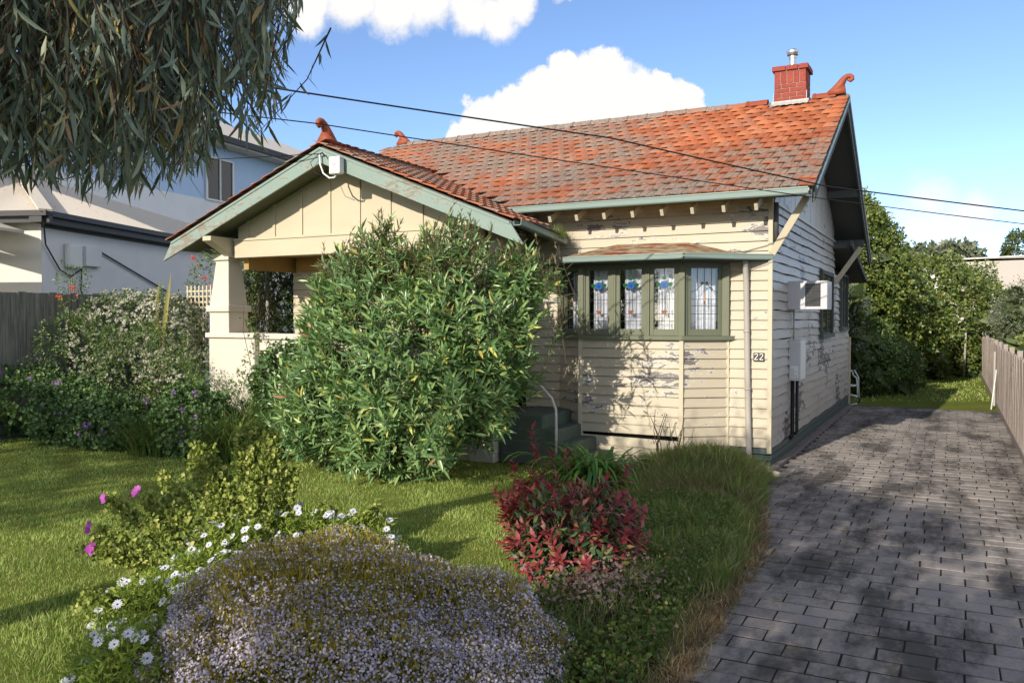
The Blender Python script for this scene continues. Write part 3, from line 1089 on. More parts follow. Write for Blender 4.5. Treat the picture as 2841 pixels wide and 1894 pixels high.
for k in range(5):
    a = CX0 + k * .112
    brick(a, a + .104, CY0, CY0 + .08, z0, z0 + .225)
for k in range(4):
    a = CY0 + .09 + k * .103
    brick(CX1 - .08, CX1, a, a + .094, z0, z0 + .225)
z1 = z0 + .232
for a, b in ((-.04, .20), (.21, .42), (.43, .60)):
    brick(CX0 + a, CX0 + b - .005, CY0 - .035, CY0 + .2, z1, z1 + .085)
for a, b in ((.21, .40), (.405, .54)):
    brick(CX1 - .15, CX1 + .04, CY0 + a, CY0 + b, z1, z1 + .085)
brick(CX0 - .04, CX1 - .16, CY0 + .21, CY1 + .04, z1, z1 + .085)
m = MB().lathe([(.062, 0), (.062, .20), (.068, .20), (.068, .23), (.06, .23), (.06, .25), (.10, .26), (.112, .30), (.112, .335), (.07, .365), (.02, .375)], (-.32, 3.67, z1 + .07), 18)
m.build('flue_cowl', ALU, ch, smooth=False)
m = MB()
V = []
n = 18
for i in range(n + 1):
    x = CX0 - .05 + (CX1 - CX0 + .1) * i / n
    k = .02 * math.sin(i * 2.1) + random.uniform(-.012, .012)
    V += [(x, CY0 - .012, 6.20), (x, CY0 - .012, main_z(CY0) + .075), (x, CY0 - .14 + k, main_z(CY0 - .14 + k) + .07)]
F = []
for i in range(n):
    F += [(i * 3, i * 3 + 1, i * 3 + 4, i * 3 + 3), (i * 3 + 1, i * 3 + 2, i * 3 + 5, i * 3 + 4)]
m.add(V, F)
m.box(CX1 + .004, CX1 + .016, CY0 - .02, CY0 + .02, 6.1, 6.35); m.box(CX0 - .016, CX0 - .004, CY0 - .02, CY0 + .02, 6.1, 6.33)
m.build('flashing', LEAD, ch)

# ------------------------------------------------------------------ bay window
bay = sub('bay_window', house)
BP = [(-.60, -.002), (-1.19, -.46), (-2.81, -.46), (-3.37, -.002)]
core = MB()
ins = [(-.66, -.004), (-1.215, -.43), (-2.785, -.43), (-3.31, -.004)]
core.prism([(x, y, .0) for x, y in ins], (0, 0, 1.86))
core.build('bay_core', DARKIN, bay)
def nrm2(a, b):
    dx, dy = b[0] - a[0], b[1] - a[1]
    l = math.hypot(dx, dy)
    return (-dy / l, dx / l) if (-dy / l * -1 + 0) or True else None
for fi in range(3):
    a, b = BP[fi], BP[fi + 1]
    dx, dy = b[0] - a[0], b[1] - a[1]
    l = math.hypot(dx, dy)
    nn = (-dy / l, dx / l)
    if nn[1] > 0: nn = (-nn[0], -nn[1])
    for r in range(-2, 11):
        z = .30 + r * EXP - (.035 if fi == 1 and r < 1 else 0)
        dz = (0, 0)
        if fi == 2: dz = (-.0, .03 * (1 - r / 6) if r < 6 else 0)
        if fi == 1 and r == 0: dz = (-.03, -.01)
        board(bay, (a[0] + dx * .012, a[1] + dy * .012), (b[0] - dx * .012, b[1] - dy * .012), z, nn, CREAM, seed=r * 1.9 + fi * 33, warp=.008, dz=dz)
for (x, y) in BP[1:3]:
    MB().box(x - .032, x + .032, y - .042, y + .03, .02, 1.89).build('angle_stop', CREAM2, bay, bevel=.003)
MB().box(-.635, -.59, -.045, .0, .02, 1.89).build('angle_stop', CREAM2, bay, bevel=.003)


def offset(poly, d):
    """open chain pushed outwards by d"""
    out = []
    n = len(poly)
    for i in range(n):
        ns = []
        for k in (i - 1, i):
            if 0 <= k < n - 1:
                a, b = poly[k], poly[k + 1]
                dx, dy = b[0] - a[0], b[1] - a[1]
                l = math.hypot(dx, dy)
                q = (-dy / l, dx / l)
                if q[1] > 0: q = (-q[0], -q[1])
                ns.append(q)
        if len(ns) == 2:
            bx, by = ns[0][0] + ns[1][0], ns[0][1] + ns[1][1]
            s = 2 / (bx * bx + by * by) * d
            out.append((poly[i][0] + bx * s, poly[i][1] + by * s))
        else:
            sx = d * ns[0][0] - (d * ns[0][1]) * 0
            k = -d * ns[0][0] * 0
            # slide along the wall line so that the end stays on the house wall
            a, b = (poly[0], poly[1]) if i == 0 else (poly[-1], poly[-2])
            px, py = a[0] + ns[0][0] * d, a[1] + ns[0][1] * d
            dx, dy = b[0] - a[0], b[1] - a[1]
            tt = (a[1] - py) / dy
            out.append((px + dx * tt, a[1]))
    return out


def chain_solid(name, poly, d0, d1, z0, z1, mat, parent, bevel=0):
    i, o = offset(poly, d0), offset(poly, d1)
    m = MB()
    for k in range(len(poly) - 1):
        p = [(*i[k], z0), (*i[k + 1], z0), (*o[k + 1], z0), (*o[k], z0)]
        m.prism(p, (0, 0, z1 - z0))
    return m.build(name, mat, parent, bevel=bevel)


chain_solid('bay_sill', BP, -.05, .075, 1.885, 1.945, SAGE, bay)
chain_solid('bay_head', BP, -.06, .012, 3.005, 3.10, SAGE, bay)
bo = offset(BP, .37)
bi = offset(BP, -.1)
for k in range(3):
    gutter('bay_gutter', (*bo[k + 1], 3.10), (*bo[k], 3.10), GUTTER, .10, .085, parent=bay)
MB().prism([(*offset(BP, .36)[k], 3.045) for k in range(4)], (0, 0, .012)).build('bay_soffit', DARKEAVE, bay)
top = [(-.42, -.003, 3.16), (-1.22, -.003, 3.37), (-2.35, -.003, 3.39), (-3.45, -.003, 3.19)]
bo2 = offset(BP, .35)
low = [(*p, 3.135) for p in bo2]
m = MB()
V = low + top
n = 10
P, F = [], []
def grid(a, b, c, d, nu, nv):
    base = len(m.v)
    pts, fs = [], []
    for i in range(nu + 1):
        for j in range(nv + 1):
            p = Vector(a).lerp(Vector(b), i / nu).lerp(Vector(d).lerp(Vector(c), i / nu), j / nv)
            p.z += nz(p.x * 3, p.y * 3, 4.) * .018 * (1 if 0 < j < nv else .3)
            pts.append(p)
    for i in range(nu):
        for j in range(nv):
            k = i * (nv + 1) + j
            fs.append((k, k + 1, k + nv + 2, k + nv + 1))
    m.add(pts, fs)
grid(low[2], low[1], top[1], top[2], 14, 5)
grid(low[1], low[0], top[0], top[1], 8, 5)
grid(low[3], low[2], top[2], top[3], 8, 5)
m.build('bay_roof', RUSTROOF, bay)
# posts between the lights
FR = offset(BP, -.005)


def light_window(a, b, label, rose=True, seed=0, handle=False):
    """one leadlight casement between plan points a and b"""
    w = sub('leadlight_window', house)
    w['label'] = label
    A, B = Vector((*a, 0)), Vector((*b, 0))
    d = (B - A).normalized()
    L = (B - A).length
    o = d.cross(Vector((0, 0, 1)))
    if o.y > 0: o = -o
    z0, z1 = 1.945, 3.006
    T = frame(d, o, Vector((0, 0, 1)), A)           # local: x along, y outwards, z up
    jw, sw, br = .035, .058, .10
    m = MB()
    m.box(0, jw, -.09, .012, z0, z1, T); m.box(L - jw, L, -.09, .012, z0, z1, T)
    m.build('frame', SAGE, w, bevel=.003)
    m = MB()
    x0, x1 = jw + .004, L - jw - .004
    m.box(x0, x0 + sw, -.05, -.006, z0 + .004, z1, T); m.box(x1 - sw, x1, -.05, -.006, z0 + .004, z1, T)
    m.box(x0 + sw, x1 - sw, -.05, -.008, z0 + .004, z0 + br, T); m.box(x0 + sw, x1 - sw, -.05, -.008, z1 - .05, z1, T)
    m.build('sash', SAGE, w, bevel=.003)
    gx0, gx1, gz0, gz1 = x0 + sw, x1 - sw, z0 + br, z1 - .05
    MB().box(gx0, gx1, -.034, -.031, gz0, gz1, T).build('pane', GLASS, w)
    W, H = gx1 - gx0, gz1 - gz0
    cx = (gx0 + gx1) / 2
    yo = -.027
    m = MB()
    def came(pts, r=.0042):
        m.tube([T @ Vector((gx0 + u * W, yo, gz0 + v * H)) for u, v in pts], r, 5)
    came([(0, .25), (1, .25)]); came([(0, .49), (1, .49)])
    came([(.5, .0), (.5, .24)])
    came([(.25, 0), (.25, .49)]); came([(.75, 0), (.75, .49)])
    came([(0, .13), (1, .13)]) if rose else came([(0, .38), (1, .38)])
    if rose:
        zc = .72
        came([(.5, .86), (.5, 1)])
        for q in (-1, 1):
            came([(.5 + q * .075, .62), (.5 + q * .075, .34), (.5 + q * .12, .30), (.5 + q * .08, .26)])
            came([(.5 + q * .5, .60), (.5 + q * .42, .615), (.5 + q * .3, .65), (.5 + q * .2, .68)])
            came([(.5 + q * .5, .76), (.5 + q * .3, .75)])
        came([(.5, .62), (.5, .30)])
        came([(.25, .49), (.25, .62)]); came([(.75, .49), (.75, .62)])
    else:
        for u in (.25, .5, .75):
            came([(u, .62), (u, 1)])
        for q in (-1, 1):
            came([(.5 + q * .5, .60), (.5 + q * .3, .64), (.5 + q * .1, .73)])
        came([(.5, .25), (.5, .74)])
    m.build('leading', CAME, w)
    def disc(name, u, v, ru, rv, mat, yy=-.0265, n=14, pts=None):
        q = pts or [(ru * math.cos(2 * PI * i / n), rv * math.sin(2 * PI * i / n)) for i in range(n)]
        P = [T @ Vector((gx0 + u * W + a, yy, gz0 + v * H + b)) for a, b in q]
        MB().prism(P, o * .004).build(name, mat, w)
    if rose:
        disc('rose_glass', .5, .73, .062, .062, BLUEG)
        disc('rose_heart', .505, .725, .027, .027, BLUED, -.022)
        disc('rose_leaf', .5, .845, .026, .034, GREENG)
        disc('rose_leaf', .5 - .092 / W, .735, .036, .032, GREENG)
        disc('rose_leaf', .5 + .092 / W, .735, .036, .032, GREENG)
        heart = [(0, -.034), (.028, -.004), (.03, .016), (.016, .026), (0, .016), (-.016, .026), (-.03, .016), (-.028, -.004)]
        disc('heart_glass', .5, .285, 0, 0, ORANGEG, pts=heart)
    else:
        disc('drop_glass', .5, .43, .013, .03, ORANGEG)
        disc('drop_glass', .5, .53, .015, .06, AMBERG)
        for q in (-1, 1):
            disc('bow_glass', .5 + q * .035 / W, .755, .024, .022, CAME)
    # curtain hung just behind the glass
    m = MB()
    nn = 26
    V = []
    for i in range(nn + 1):
        u = i / nn
        x = x0 + .0 + (x1 - x0) * (.20 + .80 * u)
        yy = -.135 - .014 * math.sin(u * 30 + seed) - .008 * math.sin(u * 71)
        V += [T @ Vector((x, yy, z0 + .02)), T @ Vector((x, yy - .004, z1 - .05))]
    m.add(V, [(i * 2, i * 2 + 1, i * 2 + 3, i * 2 + 2) for i in range(nn)])
    m.build('curtain', CURTAIN, w)
    return w


third = (BP[2][0] - BP[1][0]) / 3
c1, c2 = BP[1][0] + third, BP[1][0] + 2 * third
yb = FR[1][1]
light_window((c1 - .0, yb), (BP[1][0] - .03, yb), 'blue rose leadlight nearest the downpipe side of the bay', True, 1)
light_window((c2, yb), (c1, yb), 'blue rose leadlight in the middle of the bay', True, 2)
light_window((BP[2][0] + .03, yb), (c2, yb), 'blue rose leadlight beside the oleander end of the bay', True, 3)
def inner(a, b, s0, s1):
    return (a[0] + (b[0] - a[0]) * s0, a[1] + (b[1] - a[1]) * s0), (a[0] + (b[0] - a[0]) * s1, a[1] + (b[1] - a[1]) * s1)
p, q = inner(FR[1], FR[0], .06, .92)
light_window(p, q, 'angled leadlight with bow and amber drop', False, 4)
p, q = inner(FR[3], FR[2], .08, .94)
light_window(p, q, 'angled leadlight in the shade of the oleander', False, 5)
for q in ((BP[1][0] - .045, BP[1][0] + .045, BP[1][1] - .028, BP[1][1] + .07), (BP[2][0] - .045, BP[2][0] + .045, BP[2][1] - .028, BP[2][1] + .07), (-.69, -.585, -.09, .0), (-3.39, -3.29, -.09, .0)):
    MB().box(*q, 1.945, 3.006).build('corner_mullion', SAGE, bay, bevel=.004)

MB().prism([(-.7, -.10, 1.9), (-1.24, -.31, 1.9), (-2.76, -.31, 1.9), (-3.27, -.10, 1.9)], (0, 0, 1.15)) if 0 else None
m = MB(); m.box(-3.2, -.75, .0015, .0018, 1.9, 3.05); m.build('room_dark', DARKIN, bay)

# downpipes
m = MB()
m.tube([(-.34, -.16, 3.06), (-.34, -.12, 2.95), (-.335, -.085, 2.7), (-.315, -.075, 1.6), (-.30, -.085, .9), (-.27, -.10, .1), (-.265, -.12, .0)], .043, 12)
for z in (2.0, 1.15):
    m.lathe([(.05, 0), (.05, .025)], (-.325 if z > 1.5 else -.305, -.078, z), 12)
m.build('downpipe', GREYPIPE, house, smooth=True)
m = MB()
m.tube([(-3.33, -.20, 3.40), (-3.33, -.20, 3.16)], .035, 10)
m.build('downpipe', GREYPIPE, house, smooth=True)
m = MB()
m.tube([(.05, .07, 3.9), (.05, .075, 3.35)], .045, 10)
m.build('downpipe', DARKEAVE, house, smooth=True)

# ------------------------------------------------------------------ porch
porch = sub('porch_gable', house)
GY = -1.45
gz = lambda xx: 4.72 - .40 * abs(xx - PX)        # lower edge of the barge boards
edges = [-9.1] + [-8.85 + .62 * k for k in range(8)] + [-4.3]
for a, b in zip(edges, edges[1:]):
    pts = [(a, GY, 3.6), (b, GY, 3.6), (b, GY, max(3.62, gz(b) + .1))]
    if a < PX < b: pts.append((PX, GY, gz(PX) + .1))
    pts.append((a, GY, max(3.62, gz(a) + .1)))
    MB().prism(pts, (0, .02, 0)).build('gable_sheet', CREAM2, porch)
for a in edges[1:-1]:
    MB().prism([(a - .028, GY - .001, 3.64), (a + .028, GY - .001, 3.64), (a + .028, GY - .001, gz(a + .028) + .08), (a - .028, GY - .001, gz(a - .028) + .08)], (0, -.022, 0)).build('cover_batten', CREAM2, porch)
MB().box(-9.14, -3.95, GY - .055, GY + .12, 3.30, 3.60).build('porch_beam', CREAM2, porch, bevel=.006)
MB().box(-9.14, -4.0, GY - .075, GY - .056, 3.60, 3.64).build('porch_beam_cap', CREAM2, porch)
for x in (-9.5, -3.85):
    m = MB()
    m.prism([(x + .30 * (1 if x < -6 else -1) , -2.0, 3.66), (x + .30 * (1 if x < -6 else -1), -2.0, 3.58), (x + .30 * (1 if x < -6 else -1), -1.46, 3.32), (x + .30 * (1 if x < -6 else -1), -.1, 3.32), (x + .30 * (1 if x < -6 else -1), -.1, 3.62), (x + .30 * (1 if x < -6 else -1), -1.46, 3.66)], (-.2 if x < -6 else .2, 0, 0))
    m.build('side_plate', CREAM2, porch, bevel=.004)
MB().box(-9.1, -4.0, -1.3, -.04, 3.38, 3.40).build('porch_ceiling', OCHRE, porch)
MB().box(-9.12, -9.0, -1.3, -.04, 3.1, 3.38).build('inner_beam', OCHRE, porch)
MB().box(-8.9, -4.1, -.16, -.045, 3.12, 3.378).build('inner_beam', OCHRE, porch)
m = MB()
for sg in (-1, 1):
    xo = PX + sg * 3.46
    z = lambda xx: 4.97 - .40 * abs(xx - PX)
    tip = PX + sg * 3.68
    pts = [(PX, -2.0, 4.97), (xo, -2.0, z(xo)), (tip, -2.0, gz(tip)), (PX, -2.0, 4.72)]
    MB().prism(pts, (0, .04, 0)).build('porch_barge', GREEN, porch, bevel=.004)
    MB().prism([(PX, -2.014, 4.975), (xo, -2.014, z(xo) + .005), (xo, -2.014, z(xo) - .035), (PX, -2.014, 4.935)], (0, .013, 0)).build('barge_mould', GREEN, porch)
    # lining under the front overhang and deck under the tiles
    MB().prism([(PX, -1.958, 4.80), (PX + sg * 3.4, -1.958, 4.80 - .4 * 3.4), (PX + sg * 3.4, -1.958, 4.82 - .4 * 3.4), (PX, -1.958, 4.82)], (0, .55, 0)).build('soffit_lining', SOFFIT, porch)
    MB().prism([(PX, -1.95, 4.93), (PX + sg * 3.5, -1.95, 4.93 - .4 * 3.5), (PX + sg * 3.5, -1.95, 4.99 - .4 * 3.5), (PX, -1.95, 4.99)], (0, 1.9, 0)).build('porch_deck', DARKEAVE, porch)
gutter('porch_gutter', (PX + 3.56, -1.95, 3.58), (PX + 3.50, -.14, 3.44), GUTTER, .12, .09, parent=porch)

def frustum(m, cx, cy, z0, h0, z1, h1):
    V = [(cx + a * h0, cy + b * h0, z0) for a, b in ((-1, -1), (1, -1), (1, 1), (-1, 1))] + [(cx + a * h1, cy + b * h1, z1) for a, b in ((-1, -1), (1, -1), (1, 1), (-1, 1))]
    m.add(V, [(0, 3, 2, 1), (4, 5, 6, 7), (0, 1, 5, 4), (1, 2, 6, 5), (2, 3, 7, 6), (3, 0, 4, 7)])
for cx, cy in ((-9.5, -1.3), (-4.05, -1.35)):
    pc_ = sub('porch_column', house)
    m = MB(); frustum(m, cx, cy, 2.44, .235, 3.28, .155); m.build('shaft', RENDER, pc_, bevel=.012)
    MB().box(cx - .2, cx + .2, cy - .2, cy + .2, 3.27, 3.38).build('cap', RENDER, pc_, bevel=.012)
    MB().box(cx - .285, cx + .285, cy - .285, cy + .285, 2.33, 2.45).build('shelf', RENDER, pc_, bevel=.012)
    MB().box(cx - .24, cx + .24, cy - .24, cy + .24, 1.93, 2.33).build('block', RENDER, pc_, bevel=.012)
par = sub('porch_parapet', house)
MB().box(-9.74, -8.62, -1.56, -1.06, 0, 1.86).build('pier', RENDER, par, bevel=.015)
MB().box(-9.79, -8.57, -1.61, -1.01, 1.86, 1.95).build('coping', RENDER, par, bevel=.015)
MB().box(-8.61, -4.26, -1.45, -1.2, 0, 1.84).build('wall', RENDER, par)
MB().box(-8.56, -4.26, -1.50, -1.15, 1.841, 1.94).build('coping', RENDER, par, bevel=.015)
MB().box(-4.25, -3.81, -1.50, -1.10, 0, 1.95).build('pier', RENDER, par, bevel=.012)
MB().box(-9.1, -3.85, -1.19, -.03, .0, .74).build('porch_floor', STEPG, house)
# steps rise towards the porch
stp = sub('steps', house)
for k in range(4):
    z1 = .19 * (4 - k) - .01
    x1 = -3.04 + .25 * k
    m = MB().box(-3.795 + (0 if k == 0 else .02 * k), x1, -1.36 - .012 * k, -.04, 0.0, z1)
    m.build('step', STEPG, stp, bevel=.03)
m = MB()
m.tube([(-2.80, -1.42, 0), (-2.80, -1.42, .6), (-2.805, -1.42, .86), (-2.87, -1.42, 1.02), (-3.05, -1.42, 1.20), (-3.4, -1.42, 1.42), (-3.75, -1.40, 1.58)], .021, 10)
m.build('handrail', RUSTW, house, smooth=True)
m = MB().tube([(-9.72, -.08, .7), (-9.72, -.08, 3.4)], .045, 10)
m.build('rear_post', GREYPIPE, house, smooth=True)
# ================================================================== things on and around the cottage
ac = thing('window_air_conditioner', 'white box air conditioner sticking out of the shaded side wall', 'air conditioner', (.3, 1.6, 2.35))
m = MB()
X0, X1, Y0, Y1, z0, z1 = .0, .62, 1.30, 1.85, 2.35, 2.80
m.box(.0, .29, Y0, Y1, z0, z1); m.box(.52, X1, Y0, Y1, z0, z1)
m.box(.29, .52, Y0, Y1, z0, z0 + .045); m.box(.29, .52, Y0, Y1, z1 - .04, z1); m.box(.29, .52, Y0 + .03, Y1, z0 + .045, z1 - .04)
m.build('casing', GREYBOX, ac, bevel=.006)
for k in range(15):
    z = z0 + .055 + k * .0235
    MB().box(.292, .518, Y0 + .004, Y0 + .022, z, z + .012).build('louvre', DARKM, ac)
for k in range(12):
    z = z0 + .05 + k * .03
    MB().box(X1 + .001, X1 + .008, Y0 + .04, Y1 - .04, z, z + .018).build('rear_louvre', GREYBOX, ac)

mb = thing('meter_box', 'grey metal electricity meter box on the shaded side wall', 'meter box', (.1, 1.7, 1.2))
MB().box(.024, .20, 1.45, 1.98, 1.20, 1.86).build('box', GREYBOX, mb, bevel=.006)
MB().box(.201, .208, 1.47, 1.96, 1.22, 1.84).build('door', WHITEP, mb, bevel=.002)
m = MB(); m.box(.05, .17, 1.443, 1.449, 1.25, 1.44); m.build('sticker', WHITEP, mb)
m = MB()
for k in range(6): m.box(.06, .06 + (.05 if k % 3 else .09), 1.4405, 1.4425, 1.275 + k * .024, 1.283 + k * .024)
m.build('sticker_print', GREYPIPE, mb)
m = MB()
m.tube([(.075, 1.52, 1.2), (.075, 1.52, .35), (.075, 1.50, .30), (.04, 1.47, .26)], .032, 10)
m.tube([(.145, 1.52, 1.2), (.145, 1.52, .38), (.12, 1.5, .33)], .026, 10)
m.build('conduit', BLACKP, mb, smooth=True)
m = MB().tube([(.05, 1.75, 1.86), (.05, 1.75, 2.35)], .012, 8)
m.build('conduit', GREYPIPE, mb, smooth=True)

pq = thing('house_number', 'small brown plaque with white number 22 beside the house corner', 'number plaque', (-.15, -.03, 1.57))
MB().box(-.235, -.075, -.040, -.027, 1.575, 1.70).build('plate', BROWNP, pq, bevel=.004)
for x in (-.193, -.118):
    g = [(-.022, .028), (-.014, .042), (.004, .046), (.020, .038), (.022, .022), (.010, .004), (-.022, -.036), (-.022, -.040), (.026, -.040)]
    MB().tube([(x + a, -.043, 1.638 + b) for a, b in g], .0062, 6).build('digit', DIGIT, pq)

nb = thing('network_box', 'small white cable junction box on the green porch bargeboard', 'junction box', (-6.3, -2.05, 4.5))
MB().box(-6.42, -6.21, -2.16, -2.042, 4.49, 4.76).build('box', WHITEP, nb, bevel=.012)
m = MB()
for k in range(3): m.box(-6.355 + k * .028, -6.335 + k * .028, -2.163, -2.161, 4.625, 4.65)
m.build('mark', GREYPIPE, nb)
m = MB().tube([(-6.33, -2.08, 4.49), (-6.36, -2.10, 4.44), (-6.46, -2.10, 4.44), (-6.60, -2.08, 4.53), (-6.68, -2.06, 4.68), (-6.70, -2.05, 4.84)], .014, 8)
m.build('cable', WHITEP, nb, smooth=True)
m = MB().tube([(-6.70, -2.05, 4.84), (-6.62, -2.08, 4.86), (-6.58, -2.06, 4.80)], .012, 6)
m.tube([(-6.72, -2.05, 4.85), (-6.85, -2.10, 4.72), (-6.76, -2.10, 4.55), (-6.55, -2.09, 4.46)], .006, 6)
m.build('hook', CABLE, nb, smooth=True)

# overhead wires
def wire(name, pts, r, label):
    P = []
    for a, b in zip(pts, pts[1:]):
        for k in range(12): P.append(Vector(a).lerp(Vector(b), k / 12))
    P.append(Vector(pts[-1]))
    L = len(P) - 1
    P = [p - Vector((0, 0, .10 * 4 * (i / L) * (1 - i / L))) for i, p in enumerate(P)]
    o = MB().tube(P, r, 6).build(name, CABLE, smooth=True)
    return tag(o, label, 'wire', 'wires across the front garden')
wire('overhead_wire', [(-9.0, -11.4, 5.10), (-3.66, -6.0, 4.60), (-1.37, -2.99, 4.50), (.88, -.89, 4.04), (3.23, 1.0, 3.76), (14, 9.8, 2.6)], .0095, 'upper thicker black overhead wire crossing in front of the tiled roof')
wire('overhead_wire', [(-9.0, -11.2, 4.62), (-3.55, -5.79, 4.30), (-1.37, -2.99, 4.14), (.88, -.89, 3.87), (3.23, 1.0, 3.58), (14, 9.8, 2.5)], .0065, 'lower thinner black overhead wire crossing just above the gutter')
o = MB().tube([(-6.70, -2.06, 4.85), (-9.5, -2.7, 4.86), (-13, -3.5, 4.95), (-22, -5.5, 5.6)], .008, 6).build('service_wire', CABLE, smooth=True)
tag(o, 'thin black service cable running from the porch apex past the neighbour roof', 'wire')

# ------------------------------------------------------------------ boundary fence beside the driveway
fr = thing('paling_fence', 'weathered grey paling fence along the edge of the driveway', 'fence', (FENCE_X, 8, 0))
rf = random.Random(3)
y = -2.2
k = 0
while y < 26.6:
    w = .098 + rf.uniform(-.006, .006)
    h = 1.55 + rf.uniform(-.03, .03)
    t0 = FENCE_X + (.0 if k % 2 else .018)
    lean = rf.gauss(0, .006)
    V = [(t0, y, .1), (t0 + .014, y, .1), (t0 + .014, y + w, .1), (t0, y + w, .1),
         (t0 + lean, y + lean, h - .015), (t0 + .014 + lean, y + lean, h - .015), (t0 + .014 + lean, y + w + lean, h - .015 + rf.uniform(-.015, .015)), (t0 + lean, y + w + lean, h - .015 + rf.uniform(-.012, .012))]
    MB().add(V, [(0, 3, 2, 1), (4, 5, 6, 7), (0, 1, 5, 4), (1, 2, 6, 5), (2, 3, 7, 6), (3, 0, 4, 7)]).build('paling', FENCEG, fr)
    y += .098 if k % 2 else .094
    k += 1
for yy in np.arange(-2, 26.6, 2.4):
    MB().box(FENCE_X + .06, FENCE_X + .15, yy, yy + .10, 0, 1.62).build('post', FENCEG, fr)
for z in (.4, 1.25):
    MB().box(FENCE_X + .034, FENCE_X + .075, -2.2, 26.6, z, z + .07).build('rail', FENCEG, fr)
MB().box(FENCE_X - .012, FENCE_X + .012, -2.2, 26.6, -.02, .13).build('plinth_rail', FENCEG, fr)
m = MB().box(FENCE_X + .02, FENCE_X + .06, 26.62, 26.70, 0, 2.05)
m.build('end_post', FENCEG, fr)
o = MB().tube([(3.22, 10.9, 0), (3.335, 11.3, .95)], .018, 8).build('leaning_stick', WHITEP, smooth=True)
tag(o, 'thin white stick leaning against the grey fence', 'stick')
o = MB().box(3.30, 3.345, 12.0, 12.09, 0, 1.38).build('fence_stake', GREYPIPE)
tag(o, 'pale timber stake standing upright against the grey fence', 'stake')

# ------------------------------------------------------------------ fence on the neighbour side
fl = thing('dark_paling_fence', 'tall dark paling fence below the pale neighbouring wall', 'fence', (-13, -2, 0))
y = -5.2
k = 0
while y < 1.2:
    w = .155
    h = 2.70 + rf.uniform(-.015, .015)
    t0 = -13.0 - (.016 if k % 2 else 0)
    MB().box(t0 - .016, t0, y, y + w, .0, h).build('paling', FENCED, fl)
    y += .152
    k += 1
for z in (.6, 1.5, 2.4):
    MB().box(-13.10, -13.034, -5.2, 1.2, z, z + .07).build('rail', FENCED, fl)

lt = thing('lattice_trellis', 'cream timber lattice trellis between the hedge and the porch column', 'trellis', (-11.2, -.45, 0))
for k in range(8):
    x = -11.55 + k * .11
    MB().box(x, x + .035, -.46, -.448, 1.6, 2.88).build('upright_slat', CREAM2, lt)
for k in range(11):
    z = 1.65 + k * .11
    MB().box(-11.58, -10.72, -.447, -.435, z, z + .035).build('cross_slat', CREAM2, lt)

# ------------------------------------------------------------------ drain outlet and odds and ends by the corner
o = MB().tube([(-.26, -.14, .055), (-.05, -.62, .055), (.28, -.80, .05)], .05, 12).build('drain_pipe', CREAM2, smooth=True)
tag(o, 'cream plastic drain pipe lying at the foot of the downpipe', 'pipe')
o = MB().box(-.14, .17, -.42, -.20, -.01, .07).build('concrete_block', CONCRETE, bevel=.015)
tag(o, 'rough concrete block at the foot of the house corner', 'block')

# ------------------------------------------------------------------ garden chair and hose end behind the house
gc = thing('garden_chair', 'white metal garden chair half hidden behind the house end', 'chair', (-.2, 11.2, 0))
m = MB()
m.tube([(.17, 11.2, 0), (.15, 11.2, .45), (.13, 11.2, .66), (.05, 11.2, .72), (.03, 11.2, .84), (-.5, 11.22, .84)], .018, 8)
m.build('arm_frame', WHITEP, gc, smooth=True)
m = MB().tube([(.16, 11.65, 0), (.13, 11.65, .66), (.03, 11.65, .84)], .018, 8)
m.build('arm_frame', WHITEP, gc, smooth=True)
for k in range(5):
    MB().tube([(.15, 11.22 + k * .1, .44), (-.5, 11.22 + k * .1, .44)], .014, 6).build('seat_slat', WHITEP, gc, smooth=True)
MB().tube([(.16, 11.2, .2), (-.5, 11.2, .2)], .012, 6).build('stretcher', WHITEP, gc, smooth=True)
for x in (-.5,):
    MB().tube([(x, 11.2, 0), (x, 11.2, .84)], .018, 8).build('leg', WHITEP, gc, smooth=True)
hp = thing('hose_loop', 'short black and white hose loop at the foot of the back corner', 'hose', (.15, 10.3, 0))
arc = [(.04 + .13 * math.sin(a) * 1.9, 10.32, .13 - .13 * math.cos(a)) for a in np.linspace(0, PI, 11)]
MB().tube([(x, y, z + .02) for x, y, z in arc[:4]], .02, 8).build('white_end', WHITEP, hp, smooth=True)
MB().tube([(x, y, z + .02) for x, y, z in arc[3:8]], .021, 8).build('black_middle', BLACKP, hp, smooth=True)
MB().tube([(x, y, z + .02) for x, y, z in arc[7:]], .02, 8).build('white_end', WHITEP, hp, smooth=True)

# ================================================================== neighbouring buildings
A = Vector((-16, -.62, 0)); DW = Vector((-.34, .94, 0)).normalized(); IN = Vector((-.94, -.34, 0)).normalized()
def NP(s, i, z): return A + DW * s + IN * i + Vector((0, 0, z))
n1_ = thing('neighbour_bungalow', 'pale rendered bungalow with beige corrugated roof next door', 'house', A)
MB().prism([NP(0, 0, 0), NP(15, 0, 0), NP(15, 8, 0), NP(0, 8, 0)], (0, 0, 4.42)).build('wall', WALLB, n1_)
MB().prism([NP(-.012, .002, 0), NP(-.012, 4.5, 0), NP(-.002, 4.5, 0), NP(-.002, .002, 0)], (0, 0, 4.40)).build('front_wall', WALLW, n1_)
for a, b, z0, z1, nm in ((-.30, .0, 4.36, 4.55, 'fascia'), (-.42, -.3, 4.50, 4.62, 'gutter')):
    m = MB()
    m.prism([NP(-.4, a, z0), NP(15, a, z0), NP(15, a + .1 if nm == 'gutter' else 0, z0), NP(-.4, a + .1 if nm == 'gutter' else 0, z0)], (0, 0, z1 - z0))
    m.prism([NP(a, -.42, z0), NP(a, 6, z0), NP(a + .1, 6, z0), NP(a + .1, -.42, z0)], (0, 0, z1 - z0))
    m.build(nm, FASCIA, n1_)
